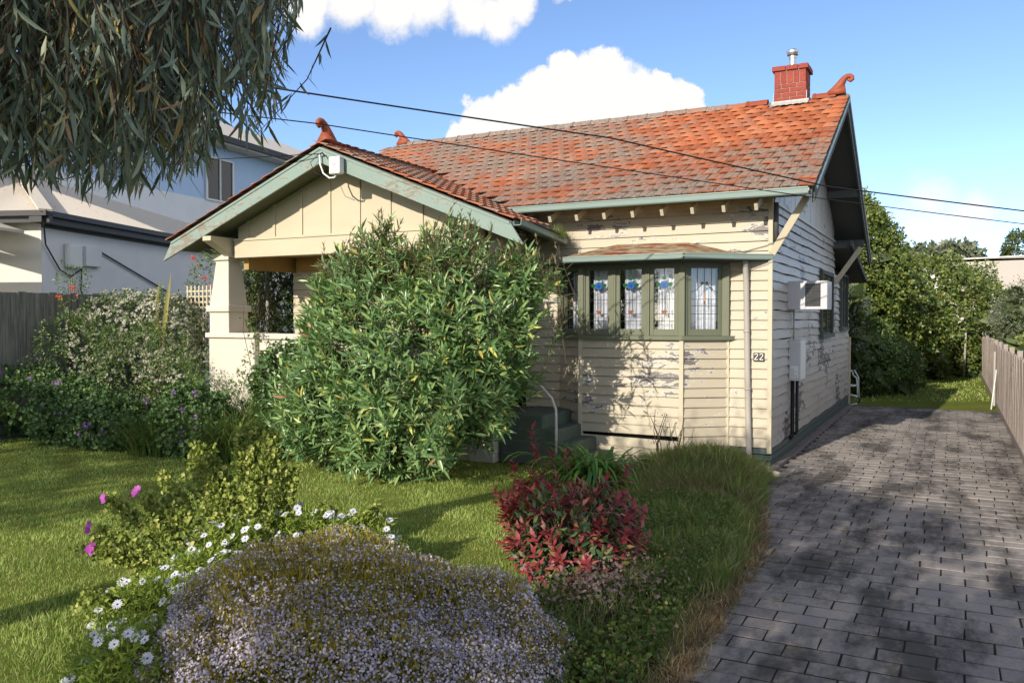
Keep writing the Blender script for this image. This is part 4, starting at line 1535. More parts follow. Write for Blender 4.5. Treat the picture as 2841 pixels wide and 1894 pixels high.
MB().prism([NP(-.004, -.012, 4.28), NP(15, -.012, 4.28), NP(15, -.002, 4.28), NP(-.004, -.002, 4.28)], (0, 0, .10)).build('frieze', FASCIA, n1_)
# corrugated sheets: sine profile along the eave, running up the slope; hips at the near end
def corr(nm, s0, s1, clip):
    nn = int((s1 - s0) / .076 * 4)
    V, F = [], []
    for k in range(nn + 1):
        s = s0 + (s1 - s0) * k / nn
        h = .012 * math.sin(s / .076 * 2 * PI)
        top_i = clip(s)
        V += [NP(s, -.36, 4.60 + h), NP(s, top_i, 4.60 + (top_i + .36) * .49 + h)]
    for k in range(nn): F.append((2 * k, 2 * k + 2, 2 * k + 3, 2 * k + 1))
    MB().add(V, F).build(nm, CORR, n1_)
corr('roof_sheet', -.36, 15, lambda s: min(4.0, -.36 + (s + .36) * 1.0))
V, F = [], []
nn = 340
for k in range(nn + 1):
    i = -.36 + 8.7 * k / nn
    h = .012 * math.sin(i / .076 * 2 * PI)
    top_s = min(4.0, -.36 + (i + .36)) if i < 4 else max(-.3, 8 - i + .36 - .36)
    V += [NP(-.36, i, 4.60 + h), NP(top_s, i, 4.60 + (top_s + .36) * .49 + h)]
for k in range(nn): F.append((2 * k, 2 * k + 1, 2 * k + 3, 2 * k + 2))
MB().add(V, F).build('roof_sheet', CORR, n1_)
m = MB().bar(NP(-.40, -.40, 4.62), NP(4.0, 4.0, 6.78), .28, .05); m.build('hip_cap', CORR, n1_)
m = MB().bar(NP(3.9, 4.0, 6.78), NP(15, 4.0, 6.78), .3, .05); m.build('ridge_cap', CORR, n1_)
m = MB().prism([NP(.74, -.004, 3.42), NP(1.28, -.004, 3.42), NP(1.28, -.004, 4.0), NP(.74, -.004, 4.0)], -IN * .14); m.build('meter_cabinet', WHITEP, n1_, bevel=.05)
m = MB().prism([NP(1.42, -.004, 3.5), NP(2.05, -.004, 3.5), NP(2.05, -.004, 3.98), NP(1.42, -.004, 3.98)], -IN * .12); m.build('meter_cabinet', WALLB, n1_, bevel=.01)
m = MB()
m.tube([NP(-.6, -.5, 4.3), NP(.05, -.06, 3.9), NP(.55, -.05, 3.35), NP(.95, -.05, 3.22), NP(1.35, -.05, 3.42)], .018, 6)
m.tube([NP(1.35, -.05, 3.42), NP(1.30, -.05, 2.9), NP(1.6, -.05, 2.4), NP(2.3, -.05, 2.1)], .018, 6)
m.tube([NP(2.06, -.05, 3.9), NP(5.2, -.05, 3.0)], .02, 6)
m.build('wall_cable', CABLE, n1_)
# carport at the front of the bungalow
m = MB()
m.prism([NP(-1.6, .9, 0), NP(-1.6, 1.1, 0), NP(-1.45, 1.1, 0), NP(-1.45, .9, 0)], (0, 0, 3.6))
m.build('carport_post', WALLW, n1_)
m = MB(); m.bar(NP(-1.5, .2, 3.68), NP(-1.5, 6, 3.68), .12, .2); m.bar(NP(-1.5, .55, 4.05), NP(-1.5, 5.0, 5.2), .1, .22); m.build('carport_beam', TRIMG, n1_)
m = MB().prism([NP(-.05, 1.6, 0), NP(-.05, 4.4, 0), NP(-.03, 4.4, 0), NP(-.03, 1.6, 0)], (0, 0, 3.2)); m.build('garage_door', WALLW, n1_)
m = MB()
m.prism([NP(-1.75, .2, 4.12), NP(-1.75, 4.5, 5.45), NP(-.3, 4.5, 5.45), NP(-.3, .2, 4.12)], (0, 0, .06)); m.build('carport_roof', CORR, n1_)

n2_ = thing('two_storey_house', 'two storey house rising behind the bungalow, walls coloured as in bluish shade', 'house', (-20, 9, 0))
D2 = Vector((-.13, .99, 0)).normalized(); I2 = Vector((-.99, -.13, 0)).normalized(); B0 = Vector((-20, 5.6, 0))
def QP(s, i, z): return B0 + D2 * s + I2 * i + Vector((0, 0, z))
MB().prism([QP(-9, 0, 0), QP(14, 0, 0), QP(14, 9, 0), QP(-9, 9, 0)], (0, 0, 8.2)).build('wall', SHADEBLUE, n2_)
MB().prism([QP(-9.02, .0, 0), QP(5.0, .0, 0), QP(5.0, -.02, 0), QP(-9.02, -.02, 0)], (0, 0, 6.3)).build('lower_panel', WALLB, n2_)
MB().prism([QP(-9.5, -.6, 8.2), QP(15, -.6, 8.2), QP(15, 9, 8.2), QP(-9.5, 9, 8.2)], (0, 0, .08)).build('eave_soffit', WALLW, n2_)
MB().prism([QP(-9.55, -.72, 8.26), QP(15, -.72, 8.26), QP(15, -.58, 8.26), QP(-9.55, -.58, 8.26)], (0, 0, .20)).build('gutter', FASCIA, n2_)
MB().prism([QP(-9.6, -.6, 8.42), QP(15, -.6, 8.42), QP(13, 4.5, 10.6), QP(-7, 4.5, 10.6)], (0, 0, .05)).build('roof', CORR, n2_)
MB().prism([QP(-9.6, -.6, 8.42), QP(-7, 4.5, 10.6), QP(-9.6, 9, 8.42)], (0, 0, .05)).build('roof', CORR, n2_)
for s0, s1, z0, z1 in ((2.6, 3.9, 6.35, 7.75), (7.0, 7.5, 6.9, 7.8)):
    w = sub('window', n2_)
    MB().prism([QP(s0, -.02, z0), QP(s1, -.02, z0), QP(s1, -.02, z1), QP(s0, -.02, z1)], -I2 * .02 * -1 if 0 else (-I2) * .015).build('pane', GLASSD, w)
    m = MB()
    for a, b, c, d in ((s0 - .08, s0, z0 - .05, z1 + .05), (s1, s1 + .08, z0 - .05, z1 + .05), (s0, s1, z1, z1 + .06), (s0, s1, z0 - .06, z0), ((s0 + s1) / 2 - .025, (s0 + s1) / 2 + .025, z0, z1)):
        m.prism([QP(a, -.03, c), QP(b, -.03, c), QP(b, -.03, d), QP(a, -.03, d)], -I2 * .05)
    m.build('frame', WHITEP, w)

n3_ = thing('beige_flat_roof_building', 'plain beige building with flat roof beyond the back hedge', 'building', (4, 36, 0))
MB().box(2.2, 16, 34, 46, 0, 5.12).build('wall', BEIGEW, n3_)
m = MB(); m.prism([(2.15, 33.95, 5.10), (16, 33.95, 5.45), (16, 34.2, 5.45), (2.15, 34.2, 5.10)], (0, 0, .07)); m.build('parapet_cap', WALLW, n3_)
m = MB(); m.prism([(2.2, 34, 5.0), (16, 34, 5.1), (16, 34, 5.42), (2.2, 34, 5.09)], (0, .2, 0)); m.build('parapet', BEIGEW, n3_)
MB().box(-4, 2.19, 34.5, 40, 0, 4.86).build('side_wing', WALLW, n3_)
MB().box(3.9, 4.35, 36, 36.4, 5.2, 5.75).build('vent', WALLW, n3_)
# ================================================================== plants: templates and scattering
def unit(v):
    v = np.asarray(v, dtype=float)
    return v / np.maximum(np.linalg.norm(v, axis=-1, keepdims=True), 1e-9)


def tpl_leaf(L, W, fold=.2, curve=.12, peak=.45):
    """4-triangle folded leaf along +Y, base at 0"""
    V = np.array([(0, 0, 0), (-W / 2, L * peak, fold * W), (0, L * peak, curve * L * .6), (W / 2, L * peak, fold * W), (0, L, -curve * L * .3)])
    V[2, 2] -= fold * W * .4
    return V, np.array([(0, 2, 1), (0, 3, 2), (1, 2, 4), (2, 3, 4)])


def tpl_long(L, W, fold=.25, bend=.2, sick=0.):
    """8-triangle strap or sickle leaf"""
    st = [(.0, .25), (.33, 1.0), (.68, .8), (1.0, 0)]
    V, F = [(0, 0, 0)], []
    for t, w in st[1:3]:
        x = sick * L * t * t
        z = -bend * L * t * t
        V += [(x - W / 2 * w, t * L, z + fold * W * w), (x, t * L, z), (x + W / 2 * w, t * L, z + fold * W * w)]
    V.append((sick * L, L, -bend * L))
    F = [(0, 2, 1), (0, 3, 2), (1, 2, 5), (1, 5, 4), (2, 3, 6), (2, 6, 5), (4, 5, 7), (5, 6, 7)]
    return np.array(V), np.array(F)


def tpl_round(R, n=6, cup=.15):
    V = [(0, R * .9, -cup * R)] + [(R * math.sin(2 * PI * k / n) * (1 if k % 2 else .82), R * .9 - R * math.cos(2 * PI * k / n) * (1 if k % 2 else .82), cup * R * (.4 if k % 2 else 1)) for k in range(n)]
    F = [(0, 1 + k, 1 + (k + 1) % n) for k in range(n)]
    return np.array(V), np.array(F)


def tpl_blade(H, W, bend):
    """3-triangle grass blade growing along +Y"""
    V = np.array([(-W / 2, 0, 0), (W / 2, 0, 0), (-W * .4, H * .55, -bend * H * .25), (W * .4, H * .55, -bend * H * .25), (0, H, -bend * H)])
    return V, np.array([(0, 1, 3), (0, 3, 2), (2, 3, 4)])


def tpl_flower(R, n=5, cup=.3, w=.8):
    """n petals round a point, facing +Y"""
    V, F = [(0, 0, 0)], []
    for k in range(n):
        a = 2 * PI * k / n
        b = w * PI / n
        V += [(R * .75 * math.sin(a - b), cup * R * .6, R * .75 * math.cos(a - b)), (R * math.sin(a), cup * R, R * math.cos(a)), (R * .75 * math.sin(a + b), cup * R * .6, R * .75 * math.cos(a + b))]
        i = 1 + 3 * k
        F += [(0, i, i + 1), (0, i + 1, i + 2)]
    return np.array(V), np.array(F)


def basis(d, up):
    d = unit(d)
    x = np.cross(d, up)
    bad = np.linalg.norm(x, axis=1) < 1e-4
    x[bad] = np.cross(d[bad], np.array([1., .3, .2]))
    x = unit(x)
    z = np.cross(x, d)
    return np.stack([x, d, z], axis=2)          # columns x, y, z


def scat(tpl, pos, d, up, s):
    """place the template at every pos; returns V, F"""
    TV, TF = tpl
    N = len(pos)
    if N == 0: return np.zeros((0, 3)), np.zeros((0, 3), int)
    B = basis(np.asarray(d, float), np.asarray(up, float))
    s = np.broadcast_to(np.asarray(s, float), (N,))
    V = np.einsum('nij,kj->nki', B, TV) * s[:, None, None] + np.asarray(pos)[:, None, :]
    F = (np.arange(N) * len(TV))[:, None, None] + TF[None]
    return V.reshape(-1, 3), F.reshape(-1, 3)


def join(parts):
    V, F, b = [], [], 0
    for v, f in parts:
        V.append(v); F.append(f + b); b += len(v)
    return np.concatenate(V), np.concatenate(F)


def rdir(n, r=rng):
    return unit(r.normal(size=(n, 3)))


def pieces(parent, name, tpl, pos, d, up, s, mat, n_single, rest_name, key=None):
    """the n_single pieces nearest the camera become objects of their own, the rest one mass"""
    pos = np.asarray(pos); d = np.asarray(d, float); up = np.broadcast_to(np.asarray(up, float), d.shape).copy(); s = np.broadcast_to(np.asarray(s, float), (len(pos),)).copy()
    dist = np.linalg.norm(pos - CAM, axis=1) if key is None else key
    o = np.argsort(dist)
    single, restI = o[:n_single], o[n_single:]
    if n_single:
        me = np_mesh(name, tpl[0], tpl[1], mat)
        B = basis(d[single], up[single])
        for k, i in enumerate(single):
            M = Matrix.Identity(4)
            for a in range(3):
                for b in range(3): M[a][b] = B[k][a][b] * s[i]
                M[a][3] = pos[i][a]
            inst(name, me, M, parent)
    if len(restI):
        V, F = scat(tpl, pos[restI], d[restI], up[restI], s[restI])
        np_obj(rest_name, V, F, mat, parent, kind='stuff')


def lobe_points(lobes, n, r=rng, depth=(.78, 1.04), bumps=.10, zmin=.03):
    """points near the surface of a union of ellipsoids, with outward normals"""
    lob = [(np.array(c, float), np.array(q, float)) for c, q in lobes]
    area = np.array([(q[0] * q[1] + q[1] * q[2] + q[0] * q[2]) for c, q in lob])
    pick = r.choice(len(lob), size=int(n * 4), p=area / area.sum())
    d = rdir(len(pick), r)
    C = np.array([l[0] for l in lob])[pick]; Q = np.array([l[1] for l in lob])[pick]
    k = r.uniform(*depth, size=len(pick))
    f = 1 + bumps * np.sin(d[:, 0] * 7 + pick) * np.cos(d[:, 1] * 6 + pick * 2) + bumps * .7 * np.sin(d[:, 2] * 11 + d[:, 0] * 5 + pick)
    P = C + d * Q * (k * f)[:, None]
    N = unit(d / Q)
    ok = P[:, 2] > zmin
    for c, q in lob:
        ins_ = (((P - c) / q) ** 2).sum(1) < .62
        ok &= ~ins_
    P, N = P[ok][:n], N[ok][:n]
    return P, N


def bush(thing_o, lobes, n, per, tpl, mat, name='foliage', spread=.75, upb=.25, size=(.8, 1.2), shoot=.12, depth=(.72, 1.05), singles=0, bumps=.10, seed=1, leaf_name='leaf', droop=0., core=None):
    """leafy shoots over a lobed body"""
    r = np.random.default_rng(seed)
    P, N = lobe_points(lobes, n, r, depth, bumps)
    ax = unit(N + np.array([0, 0, upb]) + r.normal(size=N.shape) * .35)
    pos, dd, up = [], [], []
    for k in range(per):
        t = (k + .5) / per
        pos.append(P + ax * shoot * t + r.normal(size=P.shape) * shoot * .12)
        q = unit(ax * (1 - spread * .4) + rdir(len(P), r) * spread + np.array([0, 0, -droop]))
        dd.append(q)
        up.append(unit(ax + r.normal(size=P.shape) * .5))
    pos, dd, up = np.concatenate(pos), np.concatenate(dd), np.concatenate(up)
    s = r.uniform(*size, size=len(pos))
    pieces(thing_o, leaf_name, tpl, pos, dd, up, s, mat, singles, name)
    if core:
        add_core(thing_o, lobes, core)
    return P, N


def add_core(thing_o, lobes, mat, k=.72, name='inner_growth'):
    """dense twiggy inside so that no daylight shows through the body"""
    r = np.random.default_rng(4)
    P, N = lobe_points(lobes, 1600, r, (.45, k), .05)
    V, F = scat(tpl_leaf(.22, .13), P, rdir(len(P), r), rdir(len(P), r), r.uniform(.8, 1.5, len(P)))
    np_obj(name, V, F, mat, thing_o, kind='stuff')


def stems(thing_o, base, tips, r0, r1, mat, wob=.08, name='stem', one=False):
    mbs = MB()
    for t in tips:
        b = Vector(base) + Vector((random.uniform(-.06, .06), random.uniform(-.06, .06), 0))
        e = Vector(t)
        mid = b.lerp(e, .5) + Vector((random.uniform(-wob, wob), random.uniform(-wob, wob), random.uniform(0, wob)))
        q = [b, b.lerp(mid, .5) + Vector((0, 0, .02)), mid, mid.lerp(e, .5), e]
        if one:
            mbs.tube(q, [r0, r0 * .85, (r0 + r1) / 2, r1 * 1.2, r1], 6)
        else:
            MB().tube(q, [r0, r0 * .85, (r0 + r1) / 2, r1 * 1.2, r1], 6).build(name, mat, thing_o, smooth=True)
    if one: mbs.build(name, mat, thing_o, smooth=True)


# ------------------------------------------------------------------ lawns
def lawn_blades(name, n, d0, d1, test, mat, H, label, wscale=1.0, seed=3):
    r = np.random.default_rng(seed)
    d = r.uniform(d0, d1, n)
    a = r.uniform(-.72, .62, n)
    P = CAM[None, :] + d[:, None] * (FWD[None] + RGT[None] * a[:, None])
    P[:, 2] = 0
    keep = test(P)
    P, d = P[keep], d[keep]
    N = len(P)
    parts = []
    idx = np.array_split(r.permutation(N), 3)
    for k, ii in enumerate(idx):
        T = tpl_blade(1, .11 * wscale, (.15, .35, .6)[k])
        h = H * r.uniform(.55, 1.35, len(ii)) * (.75 + .5 * np.sin(P[ii, 0] * 2.1 + 3 * np.sin(P[ii, 1] * 1.3)) ** 2)
        dirs = unit(np.array([0, 0, 1.]) + r.normal(size=(len(ii), 3)) * .33)
        parts.append(scat(T, P[ii], dirs, rdir(len(ii), r), h))
    V, F = join(parts)
    o = np_obj(name, V, F, mat, kind='stuff')
    return tag(o, label, 'grass')


def edge_arr(y):
    ys = np.array([p[1] for p in EDGE]); xs = np.array([p[0] for p in EDGE])
    return np.interp(y, ys, xs)


def bed_left(y):            # where the weedy bed begins, towards the lawn
    return np.interp(y, [-9, -7.5, -6, -4.5, -3, -2, -.8], [.1, -.2, -.7, -1.0, -1.1, -1.35, -1.5])


def on_lawn(P):
    x, y = P[:, 0], P[:, 1]
    ok = (x < bed_left(y) + .1) & (y < -.6) & (x > -14)
    ok &= ~((x > -3.9) & (y > -1.5)) & ~((x > -10) & (y > -1.6))
    ok &= ~((((x + .88) / 1.1) ** 2 + ((y + 8.65) / .85) ** 2) < 1)
    return ok


lawn_blades('lawn_grass', 330000, 3.6, 15.5, on_lawn, GRASS, .034, 'short mown green lawn in front of the cottage')
lawn_blades('back_lawn_grass', 60000, 22.5, 40, lambda P: (P[:, 1] > 10.5) & (P[:, 1] < 27) & (P[:, 0] < 3.3) & (P[:, 0] > -2), GRASS, .055, 'short green grass of the back lawn behind the driveway', 2.2, 5)

# ------------------------------------------------------------------ weedy bed along the driveway
def bed_height(x, y):
    a = .34 * np.exp(-(((x + .55) / .75) ** 2 + ((y + 1.75) / .9) ** 2))
    b = .10 * np.exp(-(((x + .1) / .7) ** 2 + ((y + 4.0) / 2.0) ** 2))
    return a + b


nx, ny = 26, 64
V, F = [], []
for j in range(ny + 1):
    y = -10.8 + 10.2 * j / ny
    xl, xr = float(bed_left(y)) - .1, float(edge_arr(y)) + .03
    for i in range(nx + 1):
        x = xl + (xr - xl) * i / nx
        edge = min(1, (xr - x) / .25)
        V.append((x, y, .012 + float(bed_height(x, y)) * edge + .012 * nz(x * 5, y * 5)))
for j in range(ny):
    for i in range(nx):
        k = j * (nx + 1) + i
        F.append((k, k + 1, k + nx + 2, k + nx + 1))
o = MB().add(V, F).build('garden_bed', SOIL, kind='structure', smooth=True)


def bed_scatter(n, y0, y1, u0, u1, tplf, H, mat, name, label, seed, tilt=.35, power=1.0, wsel=3, lean=None):
    r = np.random.default_rng(seed)
    y = r.uniform(y0, y1, n)
    u = u0 + (u1 - u0) * r.uniform(0, 1, n) ** power
    xl, xr = bed_left(y), edge_arr(y) + .03
    x = xl + (xr - xl) * u
    x += r.normal(size=n) * .04
    # clumps
    keep = r.uniform(0, 1, n) < .35 + .65 * (np.sin(x * 6 + 2 * np.sin(y * 4)) * np.cos(y * 5.1 + x * 2) > -.35)
    x, y = x[keep], y[keep]
    z = bed_height(x, y) * np.clip((edge_arr(y) - x) / .25, 0, 1) - .01
    P = np.stack([x, y, z], 1)
    parts = []
    for k, ii in enumerate(np.array_split(r.permutation(len(P)), wsel)):
        T = tplf(k)
        d = unit(np.array([0, 0, 1.]) + r.normal(size=(len(ii), 3)) * tilt + (np.array(lean) if lean is not None else 0))
        parts.append(scat(T, P[ii], d, rdir(len(ii), r), H * r.uniform(.5, 1.25, len(ii))))
    V, F = join(parts)
    o = np_obj(name, V, F, mat, kind='stuff')
    return tag(o, label, 'grass')


bt = lambda k: tpl_blade(1, (.05, .06, .045)[k], (.25, .6, .95)[k])
bed_scatter(22000, -2.9, -.75, -.02, 1.0, bt, .21, LONGG, 'overgrown_grass', 'long tangled grass mound against the bay window base', 21, .5)
bed_scatter(16000, -3.2, -.9, .15, .95, lambda k: tpl_blade(1, .022, (.5, .8, 1.1)[k]), .20, STRAW, 'dry_grass', 'greyish dry stalks over the grass mound by the bay', 22, .75)
bed_scatter(25000, -6.2, -2.6, .05, .95, bt, .15, LONGG, 'weed_grass', 'green long grass between the red shrub and the driveway', 23, .45)
bed_scatter(46000, -10.3, -1.9, .84, 1.03, lambda k: tpl_blade(1, .075, (.5, .9, 1.3)[k]), .075, STRAW, 'dry_grass_edge', 'straw brown dead grass fringe along the driveway edge', 24, .8, 1.0)
bed_scatter(16000, -10.2, -5.6, .0, .9, bt, .12, LONGG, 'low_weeds', 'low green weeds in the shaded bed beside the flowering mound', 25, .6)
# clover-like leaf weeds
r = np.random.default_rng(31)
n = 11000
y = r.uniform(-9.8, -3.4, n); u = r.uniform(.0, .85, n)
x = bed_left(y) + (edge_arr(y) - bed_left(y)) * u
keep = np.sin(x * 5 + 1.3 * np.sin(y * 3.3)) * np.cos(y * 3.1) > -.1
x, y = x[keep], y[keep]
P = np.stack([x, y, bed_height(x, y) + r.uniform(.03, .19, len(x))], 1)
V, F = scat(tpl_round(.015, 6, .4), P, unit(rdir(len(P), r) + np.array([0, 0, .5])), np.tile([0, 0, 1.], (len(P), 1)) + r.normal(size=(len(P), 3)) * .4, r.uniform(.7, 1.5, len(P)))
o = np_obj('leafy_weeds', V, F, leaf_mat('weed_leaf', [(0, (.05, .09, .02, 1)), (.6, (.10, .15, .03, 1)), (.9, (.18, .20, .05, 1)), (1, (.25, .12, .08, 1))], .25), kind='stuff')
tag(o, 'small round leaved weeds among the grass of the garden bed', 'weeds')
# stray pink seed heads
n = 900
P = np.stack([r.normal(.0, .22, n), r.normal(-6.75, .35, n), r.uniform(.12, .3, n)], 1)
V, F = scat(tpl_flower(.014, 4), P, rdir(n, r) + np.array([0, 0, .6]), rdir(n, r), r.uniform(.6, 1.4, n))
o = np_obj('seed_heads', V, F, leaf_mat('dusty_pink', [(0, (.20, .11, .10, 1)), (1, (.40, .27, .25, 1))], .2), kind='stuff')
tag(o, 'dusty pink seed heads in front of the red shrub', 'weeds')

# dead stalk plants in front of the bay
for (bx, by, hgt, nst, lab) in ((-1.42, -.85, 1.0, 5, 'thin dark dead stalks in front of the centre of the bay'), (-1.12, -.72, .85, 4, 'leafless dark climber stalk beside the bay corner strip')):
    t = thing('dead_stalks', lab, 'plant', (bx, by, .2))
    tips = [(bx + random.uniform(-.22, .22), by + random.uniform(-.05, .08), hgt * random.uniform(.6, 1)) for _ in range(nst)]
    stems(t, (bx, by, .2), tips, .008, .004, TWIG, .05, 'stalk')
    P = np.array([[a + random.uniform(-.04, .04), b, c * random.uniform(.5, 1)] for a, b, c in tips for _ in range(5)])
    V, F = scat(tpl_leaf(.035, .02), P, rdir(len(P)), rdir(len(P)), 1.0)
    np_obj('dry_leaves', V, F, TWIG, t, kind='stuff')

# ------------------------------------------------------------------ golden heath mound with pale flowers
mound = thing('heath_mound', 'low rounded golden heath shrub covered in tiny pale mauve flowers', 'shrub', (-.88, -8.7, 0))
r = np.random.default_rng(8)
LM = [((-.95, -8.72, .08), (1.12, .92, .70)), ((-.35, -8.35, .05), (.72, .65, .58)), ((-1.35, -8.95, .05), (.72, .62, .52)), ((-.75, -9.15, .05), (.95, .70, .55)), ((-.15, -8.75, .0), (.55, .65, .48))]
P, N = lobe_points(LM, 34000, r, (.90, 1.03), .09)
d = unit(N + r.normal(size=N.shape) * .45 + np.array([0, 0, .25]))
V, F = scat(tpl_leaf(.045, .009, .2, .1), P - N * .025, d, rdir(len(P), r), r.uniform(.6, 1.4, len(P)))
np_obj('leaf_sprays', V, F, DIOG, mound, kind='stuff')
P, N = lobe_points(LM, 20000, r, (.97, 1.05), .09, .54)  # new growth on top, made extra golden to stand for the sunlit rim
V, F = scat(tpl_leaf(.04, .008, .2, .1), P - N * .02, unit(N * .5 + r.normal(size=N.shape) * .35 + np.array([0, 0, .8])), rdir(len(P), r), r.uniform(.6, 1.4, len(P)))
np_obj('golden_sunlit_tips', V, F, DIOG, mound, kind='stuff')
P, N = lobe_points(LM, 70000, r, (.92, 1.05), .09)
clump = np.sin(P[:, 0] * 9 + 2 * np.sin(P[:, 1] * 6)) * np.cos(P[:, 1] * 8 + P[:, 2] * 5)
keep = r.uniform(0, 1, len(P)) < np.clip(.78 + .4 * clump, .15, 1) * (1 - .4 * np.clip((P[:, 2] - .60) / .15, 0, 1))  # flowers thin out at the top so the sunlit rim looks golden
P, N = P[keep], N[keep]
V, F = scat(tpl_flower(.0068, 5, .35, .9), P + N * .012, unit(N + r.normal(size=N.shape) * .5), rdir(len(P), r), r.uniform(.8, 1.35, len(P)))
np_obj('flowers', V, F, DIOF, mound, kind='stuff')
P, N = lobe_points(LM, 9000, r, (.6, .93), .05)
V, F = scat(tpl_leaf(.07, .012, .2, .1), P, unit(N + r.normal(size=N.shape) * .8), rdir(len(P), r), r.uniform(.6, 1.4, len(P)))
np_obj('inner_growth', V, F, DIOG, mound, kind='stuff')
stems(mound, (-.88, -8.7, 0), [(-.88 + random.uniform(-.8, .8), -8.7 + random.uniform(-.6, .6), .42) for _ in range(14)], .012, .005, TWIG, .05, 'stems', True)

# ------------------------------------------------------------------ white daisies
def petal_mesh():
    m = MB()
    n = 15
    for k in range(n):
        a = 2 * PI * k / n + random.uniform(-.06, .06)
        s, c = math.sin(a), math.cos(a)
        L = .030 * random.uniform(.9, 1.08)
        w = .0050
        z0, z1 = .001, .004 + random.uniform(-.003, .004)
        P = [(.004 * s - w * .5 * c, .004 * c + w * .5 * s, z0), (.004 * s + w * .5 * c, .004 * c - w * .5 * s, z0),
             (L * .7 * s + w * c, L * .7 * c - w * s, z1), (L * s, L * c, z1 * .6), (L * .7 * s - w * c, L * .7 * c + w * s, z1)]
        m.add(P, [(0, 1, 2, 3, 4)])
    return m.mesh('daisy', PETAL)
DM = petal_mesh()
EYE = MB().lathe([(.0045, -.001), (.005, .003), (.003, .005)], (0, 0, 0), 8).mesh('eye', BLUED)


def daisies(name, label, lobes, nf, nl, seed, base):
    t = thing(name, label, 'daisy bush', base, 'white daisy plants')
    bush(t, lobes, nl, 5, tpl_leaf(.055, .013, .2, .2), DAISYG, 'foliage', .9, .6, (.7, 1.3), .10, (.55, 1.0), 0, .05, seed)
    r = np.random.default_rng(seed + 1)
    P, N = lobe_points(lobes, nf * 3, r, (1.04, 1.2), .04)
    P = P[P[:, 2] > .09]; P = P[:nf]
    st = MB()
    for p in P:
        q = Vector(p) + Vector((0, 0, .03))
        tl = Vector((random.gauss(0, .3) + .15, random.gauss(0, .3) - .65, 1)).normalized()
        R = tl.to_track_quat('Z', 'Y').to_matrix().to_4x4()
        M = Matrix.Translation(q) @ R @ Matrix.Rotation(random.uniform(0, 6), 4, 'Z') @ Matrix.Scale(random.uniform(1.0, 1.35), 4)
        f = inst('daisy', DM, M, t)
        e = bpy.data.objects.new('eye', EYE); COL.objects.link(e); e.parent = f; e.matrix_basis = Matrix.Translation((0, 0, .002))
        st.tube([q - tl * .005, q - tl * .06, Vector(p) - Vector((0, 0, .10))], .0016, 4, False)
    st.build('flower_stalks', DAISYG, t)


daisies('daisy_bush', 'white daisies low at the near edge of the lawn below the heath mound', [((-1.72, -9.55, .05), (.34, .30, .30)), ((-2.0, -9.35, .05), (.28, .3, .26)), ((-1.75, -9.2, .05), (.3, .3, .25))], 65, 1300, 41, (-1.8, -9.4, 0))
daisies('daisy_bush', 'white daisies left of the heath mound under the magenta mallow flowers', [((-2.40, -8.85, .05), (.34, .36, .34)), ((-2.55, -8.35, .08), (.32, .34, .34)), ((-2.2, -8.6, .05), (.3, .34, .32))], 85, 1400, 43, (-2.4, -8.6, 0))
daisies('daisy_bush', 'white daisies in a band behind the top of the heath mound', [((-2.75, -7.75, .10), (.48, .36, .38)), ((-2.5, -7.25, .12), (.50, .36, .40)), ((-2.15, -6.95, .10), (.42, .34, .36)), ((-2.9, -7.3, .1), (.35, .3, .3))], 165, 2400, 45, (-2.6, -7.4, 0))

# ------------------------------------------------------------------ sprawling mallow with magenta flowers
mal = thing('tree_mallow', 'sprawling pale green mallow with magenta flowers beside the white daisies', 'shrub', (-2.25, -8.15, 0))
MT = [(-3.62, -7.3, .98), (-3.72, -7.6, .78), (-3.36, -7.1, 1.12), (-3.10, -7.0, 1.1), (-3.25, -7.5, .78), (-3.70, -8.15, .68), (-3.45, -8.45, .52), (-3.38, -8.5, .40), (-2.05, -6.9, .50), (-2.45, -7.0, .52), (-3.0, -7.35, .72), (-2.62, -9.1, .34), (-3.55, -7.9, .66), (-2.85, -7.05, .80)]
for t_ in MT:
    b = Vector((-2.25, -8.05, .02)); e = Vector(t_)
    mid = b.lerp(e, .55) + Vector((0, 0, -.10))
    MB().tube([b, b.lerp(mid, .5), mid, mid.lerp(e, .6), e], [.013, .012, .010, .007, .004], 6).build('branch', TWIG, mal, smooth=True)
r = np.random.default_rng(51)
pos, dd = [], []
for k, e in enumerate(MT):
    b = np.array((-2.25, -8.05, .02)); e = np.array(e)
    big = 1.0 if k in (0, 2, 3, 4, 10, 13) else .5
    n = int(900 * big)
    t = np.clip(r.normal(.84, .13, n), .45, 1.03)
    # side twigs: leaves gather on a few short shoots round the branch
    tw = r.normal(size=(7, 3)) * np.array([.11, .11, .07])
    u = r.uniform(.1, 1, n)
    p = b + (e - b) * t[:, None] + tw[r.integers(0, 7, n)] * (u * (1.15 - .6 * t))[:, None] + r.normal(size=(n, 3)) * .018
    pos.append(p); dd.append(unit(p - (b + (e - b) * t[:, None]) + r.normal(size=(n, 3)) * .05 + np.array([0, 0, .03])))
pos, dd = np.concatenate(pos), np.concatenate(dd)
pos[:, 2] = np.maximum(pos[:, 2], .06)
pieces(mal, 'leaf', tpl_round(.019, 8, .45), pos, dd, rdir(len(pos), r) * .8 + np.array([-.1, -1.0, .55]), r.uniform(.55, 1.45, len(pos)), LAVA, 120, 'foliage')
FM = np_mesh('mallow_flower', *tpl_flower(.034, 7, .5, 1.15), PINK)
for (x, y, z) in ((-3.76, -8.2, .70), (-3.52, -8.5, .56), (-3.42, -8.56, .42), (-3.66, -7.95, .72)):
    for k in range(3):
        d = Vector((random.uniform(-.5, .5) + .3, -1, random.uniform(.1, .9))).normalized()
        inst('mallow_flower', FM, Matrix.Translation((x + random.uniform(-.02, .02), y + random.uniform(-.02, .02), z + .02 * k)) @ d.to_track_quat('Y', 'Z').to_matrix().to_4x4() @ Matrix.Scale(random.uniform(.8, 1.2), 4), mal)

